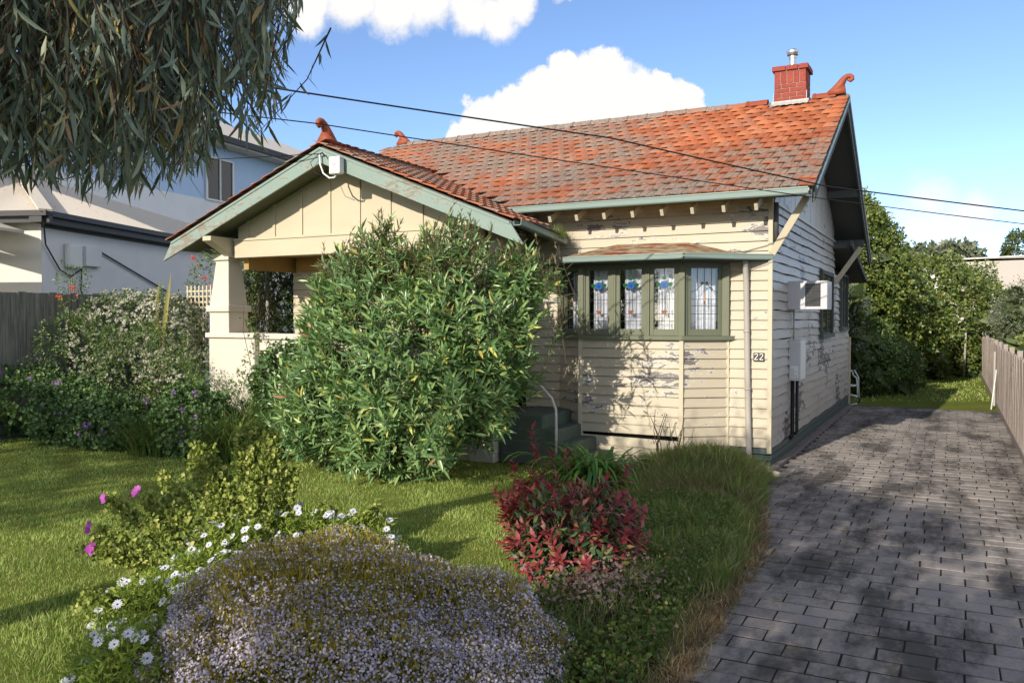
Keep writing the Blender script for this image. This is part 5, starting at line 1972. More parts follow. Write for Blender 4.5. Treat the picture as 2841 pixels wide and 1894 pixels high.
# ------------------------------------------------------------------ red photinia
pho = thing('red_shrub', 'small shrub with glossy red young leaves at the corner of the lawn', 'shrub', (-.42, -6.2, 0))
r = np.random.default_rng(61)
SH = Vector((.06, -.35, .0))
tips = []
LP = [((-.62, -5.75, .42), (.60, .48, .38)), ((-.92, -5.6, .52), (.40, .36, .30)), ((-.32, -5.75, .50), (.40, .38, .30)), ((-.55, -6.0, .24), (.48, .40, .24))]
P, N = lobe_points(LP, 240, r, (.80, 1.05), .1, .10)
tips = [tuple(p) for p in P]
tips += [(-1.18, -5.3, 1.16), (-1.08, -5.42, 1.0), (-.98, -5.3, .96), (-1.30, -5.45, .86), (-.80, -5.35, .98), (-.15, -5.5, .92), (-1.42, -5.6, .62), (-1.25, -5.8, .55)]
mbs = MB()
pos, dd, up, ss, col = [], [], [], [], []
for t_ in tips:
    b = Vector((-.55 + random.uniform(-.08, .08), -5.85 + random.uniform(-.08, .08), 0)) + SH; e = Vector(t_) + SH
    mid = b.lerp(e, .5) + Vector((0, 0, .07))
    mbs.tube([b, mid, e], [.007, .005, .003], 5, False)
    ax = np.array((e - mid).normalized() * .7 + Vector((0, 0, .5)))
    ax /= np.linalg.norm(ax)
    nl = random.randint(8, 12)
    for k in range(nl):
        a = k * 2.4
        s1 = np.cross(ax, [0.1, .3, 1.]); s1 /= np.linalg.norm(s1); s2 = np.cross(ax, s1)
        q = s1 * math.cos(a) + s2 * math.sin(a)
        top = k / nl
        p = np.array(e) - ax * .16 * (1 - top)
        pos.append(p); dd.append(q * (1.1 - .5 * top) + ax * (.15 + .7 * top) + np.random.default_rng(k).normal(size=3) * .15); up.append(ax)
        ss.append(random.uniform(.65, 1.15)); col.append(top + (e.z - .45) * .9 + random.uniform(-.25, .25))
mbs.build('branches', TWIG, pho, smooth=True)
pos, dd, up, ss, col = map(np.array, (pos, dd, up, ss, col))
T = tpl_leaf(.104, .041, .22, .25)
red = col > .32
pieces(pho, 'red_leaf', T, pos[red], dd[red], up[red], ss[red], PHOR, 180, 'red_foliage')
pieces(pho, 'green_leaf', T, pos[~red], dd[~red], up[~red], ss[~red] * 1.05, PHOG, 80, 'green_foliage')
bush(pho, [((-.47, -6.17, .38), (.5, .4, .34))], 260, 4, T, PHOG, 'inner_foliage', .9, .2, (.7, 1.1), .1, (.4, .9), 0, .1, 63)

# ------------------------------------------------------------------ agapanthus
aga = thing('agapanthus_clump', 'strappy bright green agapanthus clump by the bottom of the handrail', 'plant', (-1.95, -2.25, 0))
r = np.random.default_rng(71)
n = 165
a = r.uniform(0, 2 * PI, n)
for k in range(n):
    L = random.uniform(.55, .95)
    w = random.uniform(.032, .048)
    out = Vector((math.cos(a[k]), math.sin(a[k]), 0))
    b = Vector((-1.95, -2.3, .08)) + out * random.uniform(.0, .22) + Vector((random.uniform(-.3, .35), random.uniform(-.12, .12), 0))
    el = random.uniform(.55, 1.35)
    P, x, z = [], 0., 0.
    ang = el
    st = 7
    side_ = Vector((-out.y, out.x, 0))
    V = []
    for i in range(st + 1):
        t = i / st
        ww = w * (.8 + .2 * math.sin(t * 3)) * (1 - max(0, t - .72) / .28 * .85)
        c = b + out * x + Vector((0, 0, z))
        V += [c - side_ * ww / 2 + Vector((0, 0, .004)), c, c + side_ * ww / 2 + Vector((0, 0, .004))]
        x += math.cos(ang) * L / st; z += math.sin(ang) * L / st
        ang -= random.uniform(.16, .34) * (1 + t)
    F = []
    for i in range(st):
        F += [(i * 3, i * 3 + 1, i * 3 + 4, i * 3 + 3), (i * 3 + 1, i * 3 + 2, i * 3 + 5, i * 3 + 4)]
    MB().add(V, F).build('strap_leaf', AGA, aga, smooth=True)

# ------------------------------------------------------------------ oleander
ole = thing('oleander_bush', 'large dense oleander bush growing in front of the porch', 'bush', (-4.6, -2.9, 0))
LO = [((-4.55, -2.95, 1.65), (1.5, .95, 1.2)), ((-5.35, -3.05, .95), (.95, .80, .80)), ((-4.45, -3.1, .70), (1.15, .75, .65)), ((-3.45, -2.75, 2.2), (.92, .75, .85)),
      ((-4.95, -2.85, 2.55), (.85, .65, .75)), ((-4.0, -2.8, 2.6), (.75, .62, .72)), ((-3.45, -2.7, 1.4), (.68, .65, .75)), ((-5.75, -2.7, 1.75), (.60, .60, .80)), ((-6.05, -3.0, .75), (.55, .5, .55)),
      ((-4.92, -2.9, 3.15), (.34, .3, .42)), ((-3.68, -2.8, 3.1), (.42, .32, .42)), ((-2.75, -2.7, 2.75), (.36, .32, .42)), ((-5.5, -2.85, 2.75), (.42, .35, .42))]
r = np.random.default_rng(81)
P, N = lobe_points(LO, 1850, r, (.62, 1.06), .24, .12)
top_tips = np.array([(-4.90, -2.9, 3.62), (-4.82, -2.8, 3.45), (-5.0, -2.9, 3.35), (-5.35, -2.9, 3.30), (-5.55, -2.9, 3.15), (-5.8, -2.8, 3.0), (-5.2, -2.8, 3.2), (-4.5, -2.8, 3.25), (-4.2, -2.8, 3.18), (-3.75, -2.8, 3.50), (-3.6, -2.8, 3.58), (-3.45, -2.8, 3.5),
                     (-3.9, -2.8, 3.35), (-3.2, -2.7, 3.28), (-2.75, -2.7, 3.1), (-2.5, -2.7, 3.18), (-2.3, -2.7, 2.9), (-2.2, -2.75, 2.55), (-2.15, -2.7, 2.3), (-4.35, -2.85, 3.0), (-5.9, -2.8, 2.75), (-6.2, -2.8, 2.5), (-3.05, -2.7, 3.1), (-2.6, -2.75, 2.85)])
ax = unit(N * .8 + np.array([0, -.05, .55]) + r.normal(size=N.shape) * .28)
ax_t = unit(r.normal(size=top_tips.shape) * .18 + np.array([0, 0, 1.]))
top_tips = np.concatenate([top_tips, top_tips + r.normal(size=top_tips.shape) * np.array([.16, .12, .10])])
ax_t = np.concatenate([ax_t, unit(ax_t + r.normal(size=ax_t.shape) * .2)])
top_tips[:, 2] += .06
P = np.concatenate([P, top_tips]); ax = np.concatenate([ax, ax_t])
nT = len(top_tips)
pos, dd, up, kind = [], [], [], []
mbs = MB()
for i in range(len(P)):
    Ls = r.uniform(.22, .40) if i < len(P) - nT else r.uniform(.55, .95)
    tip = P[i] + ax[i] * .05
    base = tip - ax[i] * Ls
    s1 = np.cross(ax[i], [.31, .2, .93]); s1 /= np.linalg.norm(s1); s2 = np.cross(ax[i], s1)
    nw = 5 if i < len(P) - nT else 9
    for w_ in range(nw):
        t = (w_ + .6) / nw
        c = base + ax[i] * Ls * t
        ph = w_ * 1.05 + r.uniform(0, .4)
        for q in range(3):
            a_ = ph + q * 2.094
            rd = s1 * math.cos(a_) + s2 * math.sin(a_)
            pos.append(c); dd.append(rd * (.95 - .55 * t) + ax[i] * (.25 + .8 * t) + np.array([0, 0, -.12 * (1 - t)])); up.append(ax[i]); kind.append(1 if (i >= len(P) - nT and t > .3) or (P[i][2] > 2.75 and t > .5 and r.uniform() < .75) else 0)
    mbs.tube([tuple(base - ax[i] * .15), tuple(tip)], [.006, .003], 4, False)
mbs.build('shoots', TWIG, ole)
pos, dd, up, kind = map(np.array, (pos, dd, up, kind))
ss = r.uniform(.6, 1.25, len(pos))
T = tpl_long(.19, .036, .18, .10)
g = kind == 0
pieces(ole, 'leaf', T, pos[g], dd[g], up[g], ss[g], OLE, 300, 'foliage')
V, F = scat(tpl_long(.105, .017, .18, .05), pos[~g], dd[~g], up[~g], ss[~g])
np_obj('young_tips', V, F, OLET, ole, kind='stuff')
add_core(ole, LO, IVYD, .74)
stems(ole, (-4.6, -2.9, 0), [(-4.6 + random.uniform(-1.5, 1.5), -2.9 + random.uniform(-.5, .5), random.uniform(1.2, 2.4)) for _ in range(16)], .022, .01, BARK, .2, 'trunk')

# ------------------------------------------------------------------ garden against the porch and the dark fence
vib = thing('white_flowering_hedge', 'clipped hedge with clusters of cream white flowers below the neighbour wall', 'hedge', (-12.3, -1, 0))
LV = [((-12.0, -1.0, 1.9), (.95, .7, .85)), ((-12.7, -1.3, 1.85), (.8, .7, .85)), ((-11.5, -.9, 1.9), (.6, .55, .72)), ((-12.9, -1.9, 1.35), (.55, .55, .9)), ((-12.3, -1.2, .8), (1.4, .8, .9)), ((-11.2, -.9, .9), (.7, .6, .9))]
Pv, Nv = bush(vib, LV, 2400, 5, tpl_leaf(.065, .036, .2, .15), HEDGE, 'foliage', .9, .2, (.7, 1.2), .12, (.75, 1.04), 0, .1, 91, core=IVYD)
r = np.random.default_rng(92)
P, N = lobe_points(LV, 1500, r, (1.0, 1.07), .1, 1.0)
pos = np.concatenate([P + r.normal(size=P.shape) * .022 for _ in range(7)]); nn_ = np.concatenate([N] * 7)
V, F = scat(tpl_flower(.023, 5, .2), pos, unit(nn_ + r.normal(size=nn_.shape) * .5), rdir(len(pos), r), r.uniform(.7, 1.3, len(pos)))
np_obj('blossoms', V, F, CREAMF, vib, kind='stuff')

dsh = thing('dark_shrub', 'dense dark green shrub between the hedge and the porch pier', 'shrub', (-10.7, -2.2, 0))
LD = [((-11.0, -2.1, 1.1), (1.25, .75, .95)), ((-12.3, -2.4, 1.2), (.85, .65, .95)), ((-10.0, -2.2, .75), (.8, .6, .65)), ((-12.4, -2.5, 1.85), (.55, .45, .35)), ((-10.9, -1.9, 1.5), (.7, .5, .5)), ((-9.1, -2.3, .6), (.7, .5, .6)), ((-8.3, -2.2, .55), (.5, .4, .55))]
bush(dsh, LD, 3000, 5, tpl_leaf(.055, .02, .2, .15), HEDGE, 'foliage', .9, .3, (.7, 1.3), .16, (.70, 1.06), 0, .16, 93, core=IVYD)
stems(dsh, (-10.7, -2.2, 0), [(-10.7 + random.uniform(-1, 1), -2.2 + random.uniform(-.3, .2), random.uniform(.9, 1.5)) for _ in range(9)], .015, .006, TWIG, .1, 'stem')

def geranium(label, lobes, n, seed, fl):
    t = thing('geranium_shrub', label, 'shrub', (lobes[0][0][0], lobes[0][0][1], 0), 'purple flowered shrubs along the lawn')
    bush(t, lobes, n, 5, tpl_round(.034, 8, .35), GERAN, 'foliage', .95, .35, (.6, 1.3), .14, (.70, 1.05), 0, .13, seed, core=IVYD)
    me = np_mesh('flower_head', *join([scat(tpl_flower(.02, 5, .2), rng.normal(size=(9, 3)) * .024, unit(rng.normal(size=(9, 3)) * .5 + np.array([0, -1, .6])), rdir(9), 1.0)]), PURPLE)
    for (x, y, z) in fl:
        inst('flower_head', me, Matrix.Translation((x, y, z)) @ Matrix.Rotation(random.uniform(0, 6), 4, 'Z') @ Matrix.Scale(random.uniform(.8, 1.3), 4), t)
    return t


geranium('purple flowered shrub at the far end of the lawn below the dark fence', [((-12.6, -3.0, .70), (.95, .55, .55)), ((-11.6, -3.0, .55), (.7, .5, .5)), ((-13.3, -3.2, .6), (.6, .5, .5))], 1300, 101,
         [(-13.12, -3.55, 1.17), (-12.92, -3.5, 1.24), (-12.0, -3.5, 1.16), (-11.4, -3.45, 1.1), (-11.3, -3.45, 1.12), (-13.3, -3.6, 1.05)])
geranium('purple flowered shrub on the lawn edge in front of the dark shrub', [((-10.9, -3.15, .45), (.75, .5, .45)), ((-10.2, -3.2, .38), (.6, .48, .38)), ((-11.5, -3.2, .4), (.5, .45, .4))], 1300, 103,
         [(-11.42, -3.66, .74), (-11.57, -3.62, .64), (-11.07, -3.68, .6), (-10.9, -3.68, .6), (-10.74, -3.68, .66), (-10.28, -3.70, .45), (-10.16, -3.70, .45), (-10.41, -3.72, .3), (-10.12, -3.72, .3), (-9.88, -3.68, .35), (-10.07, -3.6, .7)])
geranium('purple flowered shrub between the two clumps of arching grass', [((-8.55, -3.05, .52), (.58, .46, .52)), ((-8.2, -3.1, .35), (.42, .4, .4)), ((-8.9, -3.0, .4), (.4, .4, .4))], 1100, 105,
         [(-9.3, -3.3, .88), (-8.54, -3.4, 1.04), (-8.07, -3.4, 1.06), (-7.95, -3.48, .7), (-8.23, -3.52, .8), (-7.94, -3.5, .54), (-8.24, -3.5, .44), (-8.24, -3.5, .3)])
geranium('purple flowered shrub against the white pier left of the oleander', [((-7.5, -2.0, .75), (.6, .42, .75)), ((-7.3, -2.1, 1.25), (.5, .35, .5)), ((-6.7, -2.2, 1.1), (.5, .4, .6))], 1300, 107, [(-7.5, -2.42, 1.34), (-7.4, -2.4, 1.1), (-7.15, -2.45, 1.0)])


def grass_clump(label, cx, cy, R, H, n, seed, mat=None):
    t = thing('arching_grass_clump', label, 'plant', (cx, cy, 0), 'arching grass clumps')
    r = np.random.default_rng(seed)
    a = r.uniform(0, 2 * PI, n)
    V, F, b = [], [], 0
    for k in range(n):
        o = np.array([math.cos(a[k]), math.sin(a[k]), 0])
        p = np.array([cx, cy, .02]) + o * R * r.uniform(0, .35) + np.array([r.normal() * R * .25, r.normal() * R * .2, 0])
        L = H * r.uniform(.7, 1.35); w = r.uniform(.008, .014)
        ang = r.uniform(.9, 1.5); sd = np.array([-o[1], o[0], 0])
        st = 6
        for i in range(st + 1):
            tt = i / st
            ww = w * (1 - tt * .85)
            V += [p - sd * ww, p + sd * ww]
            p = p + o * math.cos(ang) * L / st + np.array([0, 0, math.sin(ang) * L / st])
            ang -= r.uniform(.12, .42) * (.6 + tt)
        for i in range(st): F.append((b + i * 2, b + i * 2 + 1, b + i * 2 + 3, b + i * 2 + 2))
        b += 2 * (st + 1)
    V = np.array(V); V[:, 2] = np.maximum(V[:, 2], .01)
    np_obj('blades', V, np.array(F), mat or ARCH, t, kind='stuff')


ARCH = leaf_mat('arching_grass', [(0, (.03, .06, .016, 1)), (.6, (.065, .11, .024, 1)), (.9, (.12, .16, .04, 1)), (1, (.24, .20, .10, 1))], .25, .45, .35, gain=1.5)
grass_clump('arching grass clump beside the left foot of the oleander', -7.45, -3.15, .55, .95, 1100, 111)
grass_clump('arching grass clump with straw coloured skirts at the lawn edge', -9.15, -3.3, .55, .75, 800, 112)
grass_clump('arching grass clump in the shade before the porch pier', -8.1, -2.1, .6, 1.05, 800, 113)
grass_clump('yellow green strappy clump at the foot of the dark fence', -12.75, -4.1, .3, 1.5, 60, 114, PALMG)

tec = thing('orange_flowered_shrub', 'tall leafy shrub with orange red flowers behind the porch column', 'shrub', (-11.6, .4, 0))
LT = [((-11.3, .3, 2.9), (.75, .55, .75)), ((-10.8, .4, 2.3), (.6, .5, .9)), ((-11.0, .3, 3.5), (.5, .4, .35)), ((-10.5, .5, 1.5), (.9, .6, 1.2))]
bush(tec, LT, 1200, 5, tpl_leaf(.06, .026, .2, .15), IVY, 'foliage', .9, .2, (.7, 1.3), .16, (.7, 1.05), 0, .14, 121, core=IVYD)
fm = np_mesh('flower_head', *join([scat(tpl_flower(.03, 5, .6), rng.normal(size=(8, 3)) * .05, unit(rng.normal(size=(8, 3)) * .5 + np.array([.2, -1, .5])), rdir(8), 1.0)]), REDF)
for p in ((-11.75, -.1, 3.42), (-11.35, -.15, 2.98), (-10.95, -.2, 2.82), (-11.6, -.3, 2.0)):
    inst('flower_head', fm, Matrix.Translation(p), tec)
sap = thing('flowering_sapling', 'spindly sapling with two orange red flowers against the neighbour wall', 'plant', (-12.9, -2.2, 0))
stems(sap, (-12.85, -2.2, .5), [(-12.75, -2.2, 3.15), (-12.6, -2.2, 2.95), (-12.95, -2.1, 2.9)], .015, .005, TWIG, .1, 'stem')
bush(sap, [((-12.72, -2.2, 3.0), (.26, .2, .2)), ((-12.6, -2.2, 2.6), (.2, .18, .3))], 90, 5, tpl_leaf(.07, .022), HEDGE, 'foliage', .95, .2, (.7, 1.2), .12, (.5, 1.05), 0, .2, 123)
for p in ((-12.45, -2.35, 2.72), (-12.85, -2.35, 2.55)):
    inst('flower_head', fm, Matrix.Translation(p), sap)
spk = thing('spear_leaf_plant', 'thin pale spear shaped leaves poking above the hedge by the trellis', 'plant', (-11.3, -1.3, 0))
for k in range(7):
    a = random.uniform(0, 6.3)
    b = Vector((-11.45 + random.uniform(-.2, .3), -1.4, 1.6)); e = b + Vector((math.cos(a) * .2, math.sin(a) * .1, random.uniform(.8, 1.5)))
    V, F = scat(tpl_long(1, .06, .2, .12), np.array([b[:]]), np.array([(e - b)[:]]), rdir(1), (e - b).length)
    np_obj('spear_leaf', V, F, PALMG, spk)
vine = thing('climbing_vine', 'small leafy vine dangling in front of the porch column base', 'vine', (-8.6, -1.9, 0))
P = []
for k in range(120):
    t = random.random()
    P.append((-8.75 + .25 * math.sin(t * 5) + random.gauss(0, .05) + .2 * t, -1.72 + random.gauss(0, .04), 2.25 - 1.2 * t))
P = np.array(P)
V, F = scat(tpl_leaf(.075, .035), P, rdir(len(P)) + np.array([0, -.2, -.3]), rdir(len(P)), rng.uniform(.7, 1.2, len(P)))
np_obj('foliage', V, F, HEDGE, vine, kind='stuff')
MB().tube([(-8.3, -1.75, .0), (-8.45, -1.7, .9), (-8.6, -1.7, 1.5), (-8.75, -1.7, 2.0), (-8.72, -1.7, 2.45)], [.008, .007, .006, .005, .003], 5).build('stem', TWIG, vine)
cre = thing('porch_creeper', 'tangle of bare brown creeper and leaves under the porch roof', 'creeper', (-10.1, -.6, 0))
mbs = MB()
for k in range(46):
    x = -10.3 + random.uniform(0, 1.25); y = random.uniform(-.7, -.1)
    z = random.uniform(2.9, 3.35)
    mbs.tube([(x, y, z), (x + random.uniform(-.15, .15), y, z - .5), (x + random.uniform(-.25, .25), y + .05, z - random.uniform(.8, 1.6))], .006, 4, False)
mbs.build('dry_stems', TWIG, cre)
bush(cre, [((-9.85, -.15, 1.9), (.55, .3, 1.0)), ((-10.25, -.1, 2.5), (.45, .3, .9)), ((-9.5, -.1, 2.6), (.35, .25, .7)), ((-10.4, .5, 2.2), (.9, .4, 1.3))], 2400, 5, tpl_leaf(.05, .026), HEDGE, 'foliage', .95, 0, (.6, 1.2), .12, (.4, 1.05), 0, .2, 125, core=IVYD)
bush(cre, [((-10.1, .55, 1.9), (.9, .3, 1.5)), ((-10.6, .3, 1.2), (.5, .4, 1.2))], 1700, 5, tpl_leaf(.10, .055), IVYD, 'inner_foliage', .95, 0, (.7, 1.3), .15, (.3, 1.05), 0, .2, 126)
gg = thing('gutter_grass', 'tuft of yellow green grass growing out of the porch gutter', 'grass tuft', (-3.25, -.35, 3.5))
r = np.random.default_rng(127)
n = 420
P = np.stack([-3.24 + r.normal(size=n) * .06, -.42 + r.normal(size=n) * .16, np.full(n, 3.47)], 1)
V, F = scat(tpl_blade(1, .03, .5), P, unit(r.normal(size=(n, 3)) * .45 + np.array([0, 0, 1.])), rdir(n, r), r.uniform(.08, .28, n))
np_obj('blades', V, F, LONGG, gg, kind='stuff')
P = P[:120] + np.array([-.55, -.35, .14])
V, F = scat(tpl_blade(1, .03, .5), P, unit(r.normal(size=(120, 3)) * .45 + np.array([0, 0, 1.])), rdir(120, r), r.uniform(.05, .2, 120))
np_obj('blades', V, F, LONGG, gg, kind='stuff')

# ------------------------------------------------------------------ behind the house
def shrub(name, label, cat, lobes, n, mat, tpl, seed, group=None, per=5, shoot=.22, trunk=None, core=IVYD, upb=.1):
    c = lobes[0][0]
    t = thing(name, label, cat, (c[0], c[1], 0), group)
    bush(t, lobes, n, per, tpl, mat, 'crown', .9, upb, (.7, 1.35), shoot, (.78, 1.05), 0, .13, seed, core=None)
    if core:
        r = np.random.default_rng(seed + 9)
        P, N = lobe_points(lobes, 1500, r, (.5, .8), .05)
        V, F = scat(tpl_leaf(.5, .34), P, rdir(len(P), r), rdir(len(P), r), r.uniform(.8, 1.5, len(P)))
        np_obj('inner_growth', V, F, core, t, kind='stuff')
    if trunk:
        for b, e, r0 in trunk:
            b, e = Vector(b), Vector(e)
            MB().tube([b, b.lerp(e, .5) + Vector((.08, 0, 0)), e], [r0, r0 * .8, r0 * .5], 8).build('trunk', BARK, t, smooth=True)
    return t


ivl = tpl_leaf(.105, .075, .2, .2)
shrub('ivy_covered_tree', 'tall ivy covered tree rising behind the gable end', 'tree', [((-.6, 15.5, 4.2), (1.3, 1.3, 1.9)), ((.3, 15.8, 3.4), (1.05, 1.1, 1.3)), ((-.4, 15.4, 5.1), (.75, .8, .75)), ((-1.4, 15.5, 3.0), (1.2, 1.2, 1.8)), ((.5, 16.6, 2.9), (.9, .9, .9))], 6400, IVY, ivl, 131, trunk=[((-.6, 15.5, 0), (-.6, 15.5, 4.4), .18)])
shrub('ivy_hedge', 'rounded ivy hedge with dark hollow below in the back yard', 'hedge', [((.6, 17.5, 2.4), (1.0, 1.2, 1.1)), ((1.35, 18.5, 2.0), (.8, 1.0, .9)), ((.2, 17.0, 1.9), (.9, 1.0, .9))], 4600, IVY, ivl, 133)
shrub('spreading_ivy_hedge', 'broad sunlit ivy mass filling the far end of the back yard', 'hedge', [((1.9, 24.5, 2.6), (1.6, 1.5, 2.0)), ((3.0, 25.8, 2.3), (1.3, 1.3, 2.0)), ((1.2, 23.2, 1.6), (1.0, 1.2, 1.6)), ((2.6, 26.0, 1.0), (1.6, 1.0, 1.1)), ((.6, 21.5, 1.0), (.9, 1.0, 1.1))], 8000, IVY, ivl, 135)
shrub('shaded_back_shrub', 'dark leafy shrub in the house shadow beside the white chair', 'shrub', [((.0, 13.6, .95), (.95, .8, .95)), ((.75, 15.0, .75), (.75, .8, .75)), ((-.6, 13.2, 1.5), (.7, .7, 1.0)), ((.2, 14.5, 1.3), (.7, .7, .8))], 3000, HEDGE, tpl_leaf(.09, .045), 137)
shrub('twiggy_back_shrub', 'half bare brownish shrub behind the rear window corner', 'shrub', [((-.45, 12.6, 2.4), (.6, .6, .75)), ((-.5, 12.6, 1.6), (.6, .6, .8))], 900, OLIVE, tpl_leaf(.07, .03), 139)
shrub('low_ivy', 'low bright green ivy at the far edge of the back lawn', 'ground cover', [((2.2, 25.0, .35), (1.3, .9, .6)), ((1.4, 22.6, .35), (.7, 1.2, .55)), ((3.0, 24.6, .4), (.5, .8, .6))], 1500, IVY, tpl_leaf(.11, .09), 141)
shrub('olive_tree', 'grey green olive tree leaning over the paling fence', 'tree', [((4.7, 16.5, 2.2), (1.1, 1.5, 1.0)), ((5.4, 14.0, 2.0), (1.2, 1.5, .9)), ((4.5, 19.0, 2.2), (.9, 1.3, .95)), ((5.3, 16.5, 2.75), (.7, .9, .45))], 4200, OLIVE, tpl_leaf(.085, .022), 143, shoot=.3, trunk=[((4.9, 16, 0), (4.8, 16.3, 2.4), .09)], upb=.4)
shrub('yellow_green_bush', 'yellow green bush just behind the grey paling fence', 'bush', [((4.5, 12.5, 1.25), (.7, 1.1, .55)), ((4.6, 9.5, 1.0), (.7, 1.2, .5))], 900, LAVA, tpl_leaf(.08, .04), 145)
shrub('far_trees', 'grey green treetops beyond the flat roof building', 'tree', [((.6, 60, 6.3), (1.3, 1.5, 1.3)), ((2.6, 60, 6.4), (1.4, 1.5, 1.3)), ((-1.6, 61, 6.0), (1.5, 1.5, 1.4))], 1500, OLIVE, tpl_leaf(.4, .25), 147, shoot=.5)
cyp = thing('cypress_tree', 'dark conical cypress standing above the flat roof building', 'tree', (6.9, 52, 0))
LC = [((6.1, 52, 5.5), (1.0, 1.0, 1.6)), ((6.1, 52, 6.7), (.75, .75, 1.0)), ((6.05, 52, 7.3), (.42, .42, .6))]
bush(cyp, LC, 900, 4, tpl_leaf(.25, .1), CYP, 'crown', .8, .8, (.7, 1.2), .3, (.8, 1.04), 0, .06, 149, core=IVYD)
MB().tube([(6.1, 52, 0), (6.1, 52, 5)], [.2, .14], 8).build('trunk', BARK, cyp)

for i, (x, y, h, lab) in enumerate(((1.9, 23.2, 2.7, 'spindly cabbage palm in the middle of the back hedge'), (2.75, 23.5, 3.0, 'thin cabbage palm close to the end of the fence'), (.15, 16.2, 2.05, 'yellowish cabbage palm tuft among the dark back shrubs'))):
    t = thing('cabbage_palm', lab, 'palm', (x, y, 0), 'cabbage palms in the back yard')
    MB().tube([(x, y, 0), (x + .05, y, h * .5), (x, y, h)], [.045, .04, .035], 7).build('trunk', GREYPIPE, t, smooth=True)
    n = 60
    d = unit(rdir(n) + np.array([0, 0, .35]))
    V, F = scat(tpl_long(.85, .05, .2, .35), np.tile([x, y, h], (n, 1)), d, np.tile([0, 0, 1.], (n, 1)) + rng.normal(size=(n, 3)) * .1, rng.uniform(.6, 1.1, n))
    np_obj('crown', V, F, PALMG, t, kind='stuff')

# ------------------------------------------------------------------ eucalypt hanging over the front garden
def limb(path, r0, r1, mb, wob=.12):
    P = [Vector(p) for p in path]
    Q = []
    for a, b in zip(P, P[1:]):
        for k in range(5):
            q = a.lerp(b, k / 5)
            Q.append(q + Vector((nz(q.x * 2, q.y * 2, q.z), nz(q.y * 2, q.z * 2, 3), nz(q.z * 2, q.x, 7))) * wob)
    Q.append(P[-1])
    n = len(Q)
    mb.tube(Q, [r0 + (r1 - r0) * i / (n - 1) for i in range(n)], 8)
    return Q


euc = thing('eucalyptus_tree', 'eucalyptus with drooping grey green leaves overhanging the garden from the street', 'tree', (-4.6, -14.2, 0))
mb_ = MB(); tr = limb([(-4.6, -14.2, 0), (-4.5, -14.1, 2.0), (-4.2, -13.6, 4.0), (-3.8, -13.0, 5.6)], .24, .12, mb_); mb_.build('trunk', BARK, euc, smooth=True)


def EP(a, b, d):            # a: sideways, b: above eye level, both per metre of distance d ahead of the street corner
    return CAM + d * (FWD + RGT * a) + np.array([0, 0, b * d])


mb_ = MB()
LIMBS = [[(-4.2, -13.6, 4.0), (-3.2, -12.2, 4.7), tuple(EP(-.62, .50, 4.6)), tuple(EP(-.35, .42, 5.0))],
         [(-4.2, -13.6, 4.0), (-3.4, -11.6, 4.2), tuple(EP(-.66, .34, 5.4)), tuple(EP(-.42, .27, 5.6))],
         [(-4.0, -13.3, 5.0), (-2.6, -12.4, 5.1), tuple(EP(-.45, .62, 4.2)), tuple(EP(-.28, .46, 4.4))],
         [(-4.1, -13.4, 4.6), (-4.0, -11.8, 4.9), tuple(EP(-.78, .45, 6.0))]]
for L_ in LIMBS: limb(L_, .05, .012, mb_, .2)
mb_.build('limbs', BARK, euc, smooth=True)
r = np.random.default_rng(151)
# lower edge of the foliage as seen along the street front: sideways tangent -> height tangent
EA = np.array([-.95, -.62, -.55, -.49, -.44, -.40, -.36, -.335, -.315, -.30, -.275, -.255, -.243, -.232])
EB = np.array([.20, .178, .170, .162, .158, .160, .168, .182, .235, .225, .215, .235, .300, .40])
pos, dd, sc = [], [], []
mb_ = MB()
ns = 2000
for k in range(ns):
    a = r.uniform(-.92, -.264)
    lo = np.interp(a + .026, EA, EB)
    d = r.uniform(3.3, 5.3)
    b0 = lo + abs(r.normal()) * .055 if r.uniform() < .42 else lo + r.uniform(.03, .34)
    if a > -.33 and r.uniform() < .5: continue
    if math.sin(a * 41) * math.sin(b0 * 37 + a * 13) > .55 and r.uniform() < .7: continue
    L = min(r.uniform(.45, 1.0), max(.25, (.47 - b0) * d))
    end = EP(a, b0, d)
    start = end + np.array([r.normal() * .16, r.normal() * .16, L])
    mid = (start + end) / 2 + np.array([r.normal() * .07, r.normal() * .07, 0])
    mb_.tube([tuple(start), tuple(mid), tuple(end)], [.005, .003, .0015], 4, False)
    n = int(L / .042)
    for i in range(n):
        t = (i + r.uniform()) / n
        p = (1 - t) ** 2 * start + 2 * t * (1 - t) * mid + t * t * end
        pos.append(p); dd.append(np.array([r.normal() * .33, r.normal() * .33, -1 + abs(r.normal()) * .3])); sc.append(r.uniform(.65, 1.25))
mb_.build('twigs', TWIG, euc)
pos, dd, sc = map(np.array, (pos, dd, sc))
pick = r.uniform(size=len(pos)) < .5
for q, (w, name_) in enumerate(((pick, 'foliage'), (~pick, 'foliage'))):
    T = tpl_long(.135, .0165, .12, .08, (.2, -.18)[q])
    vis_b = pos[w]
    key = np.linalg.norm(vis_b - CAM, axis=1) + np.where((vis_b - CAM) @ RGT / np.maximum((vis_b - CAM) @ FWD, .1) < -.6, 50, 0) + np.where((vis_b[:, 2] - CAM[2]) / np.maximum((vis_b - CAM) @ FWD, .1) > .37, 50, 0)
    pieces(euc, 'leaf', T, vis_b, dd[w], rdir(w.sum(), r), sc[w], EUC, 150, name_, key)
